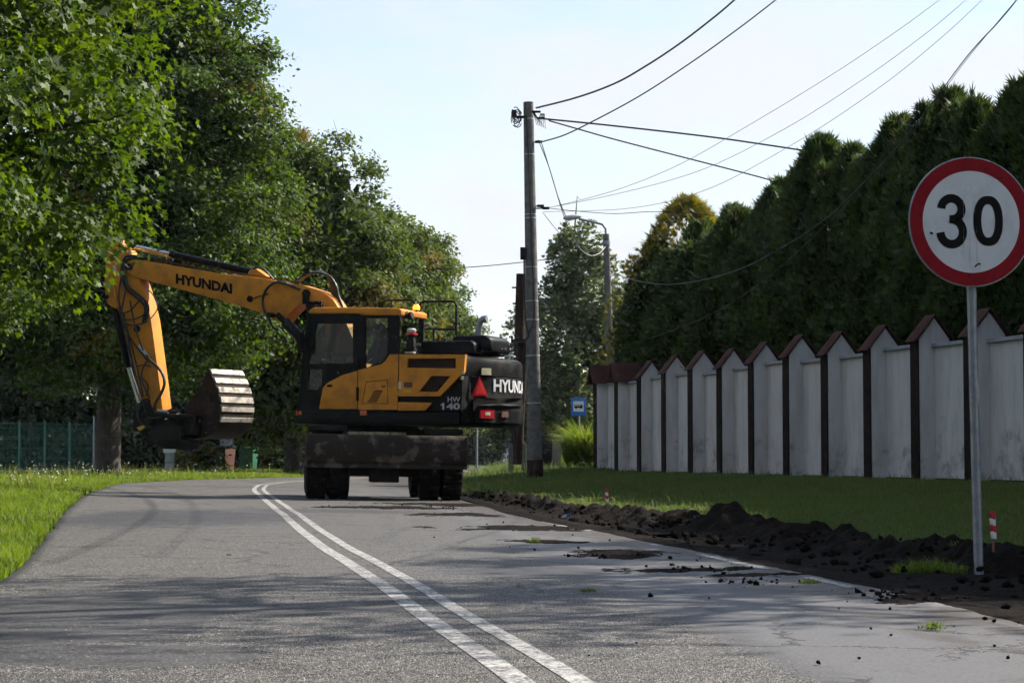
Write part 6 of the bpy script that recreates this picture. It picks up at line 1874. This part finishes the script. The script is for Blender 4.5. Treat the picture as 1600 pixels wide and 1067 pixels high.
wire('service_wire', [(850, 186), (950, 196), (1100, 213), (1200, 227), (1290, 241), (1380, 256)], 49, 43, .022, 'cable', 'upper of two thick service wires sloping down into the hedge')
wire('service_wire', [(858, 189), (900, 201), (960, 218), (1060, 244), (1180, 275), (1260, 298)], 49, 45, .018, 'cable', 'lower of two thick service wires sloping down into the hedge')
for i, (pts, nm) in enumerate((([(870, 322), (960, 298), (1060, 258), (1180, 190), (1300, 117), (1400, 50), (1475, -5), (1520, -40)], 'upper'), ([(850, 326), (960, 304), (1090, 268), (1220, 205), (1340, 130), (1440, 58), (1512, -2), (1560, -45)], 'middle'), ([(850, 331), (980, 326), (1100, 298), (1240, 225), (1370, 140), (1470, 60), (1540, -5), (1590, -55)], 'lower'))):
    wire('thin_wire', pts, 60, 26, .0075, 'cable_grey', f'{nm} of three thin pale wires fanning up to the right')
wire('thin_wire', [(845, 324), (900, 330), (960, 334), (1020, 331), (1090, 334), (1160, 345)], 49, 47, .008, 'cable', 'short level wire leaving the pole below the lamp cable')
wire('overhead_wire', [(640, 424), (690, 420.5), (760, 415.5), (815, 410), (850, 406), (893, 402)], 75, 60, .016, 'cable', 'level wire crossing the sky to the left of the utility pole')
wire('overhead_wire', [(957, 425), (985, 436), (1030, 444), (1080, 441), (1150, 423), (1220, 388), (1290, 342), (1360, 275), (1430, 196), (1510, 90), (1560, 35), (1592, -4), (1640, -70)], 57, 17, .012, 'cable', 'drooping wire passing in front of the hedge to the top right corner')
wire('overhead_wire', [(957, 545), (1040, 520), (1120, 486), (1200, 433), (1290, 352), (1360, 281), (1430, 202), (1510, 94), (1590, -2), (1640, -66)], 57, 17, .007, 'cable', 'lower straight wire in front of the dark hedge')
wire('lamp_cable', [(841, 219), (858, 262), (876, 322), (890, 360), (904, 386), (921, 399), (936, 396), (947, 384)], 49, 58, .011, 'cable_grey', 'sagging cable from the utility pole to the street lamp post')
wire('lamp_cable', [(846, 223), (858, 262), (872, 308), (884, 338)], 49, 53, .010, 'cable', 'short straight cable beside the sagging lamp cable')
wire('thin_wire', [(848, 332), (862, 350), (880, 372), (893, 392)], 49, 52, .007, 'cable', 'short slanting wire behind the lamp cable')

# ------------------------------------------------------------------ bus stop sign, bins, marker, fence, stakes
BY = 66.0
bf = at(905, 738, BY)
bs = empty('bus_stop_sign', bf)
tag(bs, 'small blue bus stop sign with a white square at the end of the wall', 'bus sign')
h_ = (711 - 636) * BY / FPX + CAM_H - bf.z
MB().tube([(0, 0, -.2), (0, 0.0, h_)], .028, 10).build('post', M['galv'], bs)
pw, ph = .235, .275
pn = MB().box((-.02, -.045, h_), (pw * 2, .02, ph * 2)).build('panel', M['sign_blue'], bs, bevel=.012)
MB().box((-.02, -.058, h_ + .02), (pw * 1.36, .006, pw * 1.36)).build('white_square', M['sign_white'], pn)
bb = MB().prism([(-.13, -.045), (.13, -.045), (.13, .0), (.11, .055), (-.12, .055), (-.13, .02)], [[(-.105, .01), (-.06, .01), (-.06, .04), (-.105, .04)], [(-.045, .01), (.0, .01), (.0, .04), (-.045, .04)], [(.015, .01), (.06, .01), (.06, .04), (.015, .04)]], lambda u, v, d: Vector((u - .02, d, h_ + .02 + v)), -.0640, -.0615)
for u in (-.075, .075):
    bb.lathe([(.03, 0), (.03, .002)], lambda x, y, h: Vector((u - .02 + x, -.0640 - h, h_ - .025 + y)), 14)
bb.build('bus_symbol', M['black_print'], pn, smooth=False)

def bin_(name, loc, rz, sz, body, lid, label, wheels=True, slant=0.0, decal=None, side=None):
    o = empty(name, loc, rz)
    w, d, h = sz
    mb = MB()
    vs = [(-w * .42, -d * .40, .04), (w * .42, -d * .40, .04), (w * .42, d * .40, .04), (-w * .42, d * .40, .04), (-w / 2, -d / 2, h * .92), (w / 2, -d / 2, h * .92), (w / 2, d / 2, h * .92 + slant), (-w / 2, d / 2, h * .92 + slant)]
    mb.add(vs, [(3, 2, 1, 0), (4, 5, 6, 7), (0, 1, 5, 4), (1, 2, 6, 5), (2, 3, 7, 6), (3, 0, 4, 7)])
    bo = mb.build('body', body, o, bevel=.02)
    rim = MB()
    vs2 = []
    for z0_ in (.0, .035):
        vs2 += [(-w * .54, -d * .55, h * .90 + z0_), (w * .54, -d * .55, h * .90 + z0_), (w * .54, d * .53, h * .90 + slant + z0_), (-w * .54, d * .53, h * .90 + slant + z0_)]
    rim.add(vs2, [(3, 2, 1, 0), (4, 5, 6, 7), (0, 1, 5, 4), (1, 2, 6, 5), (2, 3, 7, 6), (3, 0, 4, 7)]).build('rim', body, bo, bevel=.008)
    ld = MB()
    vs3 = []
    for k_, z0_ in ((1.0, .04), (.86, .075)):
        vs3 += [(-w * .55 * k_, -d * .57 * k_, h * .90 + z0_), (w * .55 * k_, -d * .57 * k_, h * .90 + z0_), (w * .55 * k_, d * .54 * k_, h * .90 + slant + z0_), (-w * .55 * k_, d * .54 * k_, h * .90 + slant + z0_)]
    ld.add(vs3, [(3, 2, 1, 0), (4, 5, 6, 7), (0, 1, 5, 4), (1, 2, 6, 5), (2, 3, 7, 6), (3, 0, 4, 7)]).build('lid', lid, o, bevel=.015)
    MB().tube([(-w * .4, d * .60, h * .93 + slant), (w * .4, d * .60, h * .93 + slant)], .016, 8).build('handle', lid, o)
    if wheels:
        for s_ in (-1, 1):
            MB().tube([(s_ * w * .40, d * .42, .10), (s_ * w * .50, d * .42, .10)], .10, 16).build('wheel', M['rubber'], o)
    if decal:
        dm = MB().box((0, -d * .462, h * .50), (w * .42, .012, h * .30), Matrix.Rotation(.075, 3, 'X')).build('recycling_label', M['white_print'], bo)
        rec = MB()
        for k in range(3):
            a = k * 2.094 + .5
            rec.box((.055 * math.cos(a), -d * .462 - .013, h * .53 + .055 * math.sin(a)), (.07, .006, .03), Matrix.Rotation(-a - .9, 3, 'Y'))
        rec.box((0, -d * .462 - .012, h * .41), (.11, .006, .02))
        rec.build('recycling_symbol', M['black_print'], dm)
    return tag(o, label, 'bin', None)
b1 = at(349, 741, 71.5)
brown = bin_('wheelie_bin', b1, math.radians(-28), (.56, .62, .98), M['bin_black'], M['bin_black'], 'dark bin with a white recycling label and a brown side, left of the green bin', decal=True)
w, d, h = .56, .62, .98
MB().add([(w * .428, -d * .38, .06), (w * .428, d * .38, .06), (w * .508, d * .47, h * .89), (w * .508, -d * .47, h * .89)], [(0, 1, 2, 3)]).build('brown_side', M['bin_brown'], brown, smooth=False)
b2 = at(388, 742, 72.5)
bin_('wheelie_bin', b2, math.radians(-12), (.52, .56, .98), M['bin_green'], M['bin_green'], 'dark green wheelie bin on the verge right of the brown bin')
b3 = at(855, 735, 59.0)
bin_('waste_container', b3, math.radians(62), (.62, .66, 1.0), M['bin_black'], M['bin_black'], 'black waste container with a slanted lid behind the utility pole', slant=-.0)
bx3 = at(354, 697, 78)
g0 = empty('grey_box', (bx3.x, 78, gz(bx3.x, 78)))
gh = (711 - 683) * 78 / FPX + CAM_H
MB().box((0, 0, gh / 2 - .1), (.46, .3, gh + .1)).build('body', M['stone_grey'], g0, bevel=.02)
MB().box((0, 0, gh), (.52, .36, .05)).build('lid', M['stone_grey'], g0, bevel=.015)
tag(g0, 'pale grey cabinet showing above the brown bin, under the bucket', 'cabinet')
mk = at(265, 738, 66)
mo = empty('marker_post', mk)
mb = MB().tube([(0, 0, -.1), (0, 0, .62)], [.15, .14], 16).build('post', M['stone_grey'], mo)
MB().prism([(-.18, .60), (.18, .60), (.18, .82), (-.10, 1.0), (-.18, .86)], [], lambda u, v, dd: Vector((u, dd, v)), -.15, .15).build('cap', M['white_paint'], mo, bevel=.015)
MB().tube([(0, 0, .30), (0, 0, .315)], .15, 16).build('band', M['black_matt'], mo)
tag(mo, 'pale stone post with a gabled white top on the left verge', 'post')

# green mesh fence
FA, FB = Vector((-12.65, 64.6, 0)), Vector((-19.5, 54.0, 0))
fence = empty('mesh_fence', (FA.x, FA.y, gz(FA.x, FA.y)))
tag(fence, 'green wire mesh fence on concrete plinths under the trees at the left', 'fence')
fl = (FB - FA).length; fd = (FB - FA).normalized()
npst = int(fl / 1.02)
pz = lambda s_, z, o_=0: fd * s_ + Vector((fd.y, -fd.x, 0)) * o_ + Vector((0, 0, z))
for i in range(npst + 1):
    s_ = i * 1.02
    tall = 1.78 if i == 0 else 1.56
    Rf = Matrix.Rotation(math.atan2(fd.y, fd.x), 3, 'Z')
    MB().box(pz(s_, tall / 2), (.05, .05, tall), Rf).build('fence_post', M['fence_green'] if i else M['galv'], fence, bevel=.004, segs=1)
    MB().box(pz(s_, .06), (.16, .16, .26), Rf).build('plinth_block', M['stone_grey'], fence, bevel=.01, segs=1)
    if i < npst:
        MB().box(pz(s_ + .51, .07), (.84, .05, .16), Rf).build('plinth_board', M['stone_grey'], fence, bevel=.006, segs=1)
        ms = MB()
        for k in range(1, 20):
            ms.tube([pz(s_ + k * .051, .16), pz(s_ + k * .051, 1.52)], .0035, 4, cap=False)
        for z_ in (.2, .45, .5, .78, 1.04, 1.1, 1.36, 1.5):
            ms.tube([pz(s_ + .02, z_), pz(s_ + 1.0, z_)], .0055, 4, cap=False)
        ms.build('mesh_panel', M['fence_green'], fence)

# marking stakes with red and white tape
def stake(loc, h, lean, label, seed, big=True):
    o = empty('marking_stake', loc)
    rr = random.Random(seed)
    tip = Vector((lean, 0, h))
    MB().tube([(0, 0, -.1), tip], .008, 6).build('rod', M['stake_wood'], o)
    for k, mt in enumerate(('stake_red', 'white_paint', 'stake_red', 'white_paint')):
        z0_ = h * (.95 - k * .17)
        x0_ = lean * z0_ / h
        wv = .018 + .008 * rr.random()
        vs = [Vector((x0_ - wv, -.012, z0_)), Vector((x0_ + wv, -.015, z0_ + .01)), Vector((x0_ + wv * (.6 + .5 * rr.random()), -.02, z0_ - h * .19)), Vector((x0_ - wv * (.3 + .6 * rr.random()), -.008, z0_ - h * .17))]
        vs += [v + Vector((0, .012, 0)) for v in vs]
        MB().add(vs, [(0, 1, 2, 3), (7, 6, 5, 4), (0, 4, 5, 1), (1, 5, 6, 2), (2, 6, 7, 3), (3, 7, 4, 0)]).build('tape', M[mt], o)
    return tag(o, label, 'stake', 'stakes marking the new road edge')
p = at(1553, 857, 13.6); stake((p.x, p.y, p.z), .245, -.012, 'small stake with red and white tape in the lawn right of the speed sign', 1)
p = at(949, 792, 24.5); stake((p.x, p.y, p.z), .215, -.012, 'red and white stake in the shaded lawn behind the middle of the soil bank', 2)
p = at(742, 742, 66); stake((p.x, p.y, p.z), .30, 0, 'distant stake on the sunlit grass right of the excavator wheel', 3)
p = at(732.5, 743, 64); stake((p.x, p.y, p.z), .30, 0, 'distant stake half hidden by the right wheel of the excavator', 4)
p = at(883, 809, 22.6)
lt_ = MB().add([(-.05, 0, 0), (.03, .02, .005), (.055, .01, .05), (-.01, .0, .035), (-.03, .05, .02), (.05, .06, .012)], [(0, 1, 2, 3), (0, 3, 4), (3, 2, 5, 4)])
ltr = lt_.build('crumpled_packaging', M['plastic_blue'], None, smooth=False)
ltr.location = (p.x, p.y, p.z)
MB().add([(-.045, -.004, .004), (.0, -.002, .006), (.02, .0, .034), (-.012, -.004, .03)], [(0, 1, 2, 3)]).build('white_print', M['white_print'], ltr, smooth=False)
tag(ltr, 'crumpled blue and white packaging lying at the soil edge', 'litter')
# distant lamp post beyond the road
dp = at(745, 733, 105)
dpo = empty('distant_post', (dp.x, dp.y, 0))
MB().tube([(0, 0, -.2), (0, 0, 2.0)], [.06, .05], 8).build('post', M['galv'], dpo)
MB().box((-.08, 0, 2.02), (.3, .12, .07)).build('top', M['galv_light'], dpo, bevel=.01)
tag(dpo, 'thin grey post seen under the tail of the excavator', 'post')
# ------------------------------------------------------------------ morning haze
hz = MB().box2((-260, -70, -1.2), (260, 300, 19)).build('haze', None, None, smooth=False)
m = bpy.data.materials.new('haze_air')
m.use_nodes = True
nt = m.node_tree
nt.nodes.clear()
vo = nt.nodes.new('ShaderNodeVolumePrincipled')
vo.inputs['Color'].default_value = (0.86, 0.91, 1.0, 1)
vo.inputs['Density'].default_value = 0.00013
vo.inputs['Anisotropy'].default_value = 0.3
for nm in ('Density Attribute', 'Temperature Attribute', 'Color Attribute'):
    vo.inputs[nm].default_value = ''
m.cycles.homogeneous_volume = True
mo_ = nt.nodes.new('ShaderNodeOutputMaterial')
nt.links.new(vo.outputs[0], mo_.inputs['Volume'])
hz.data.materials.append(m)
tag(hz, 'thin pale morning haze over the far end of the road', 'haze', kind='stuff')
#END
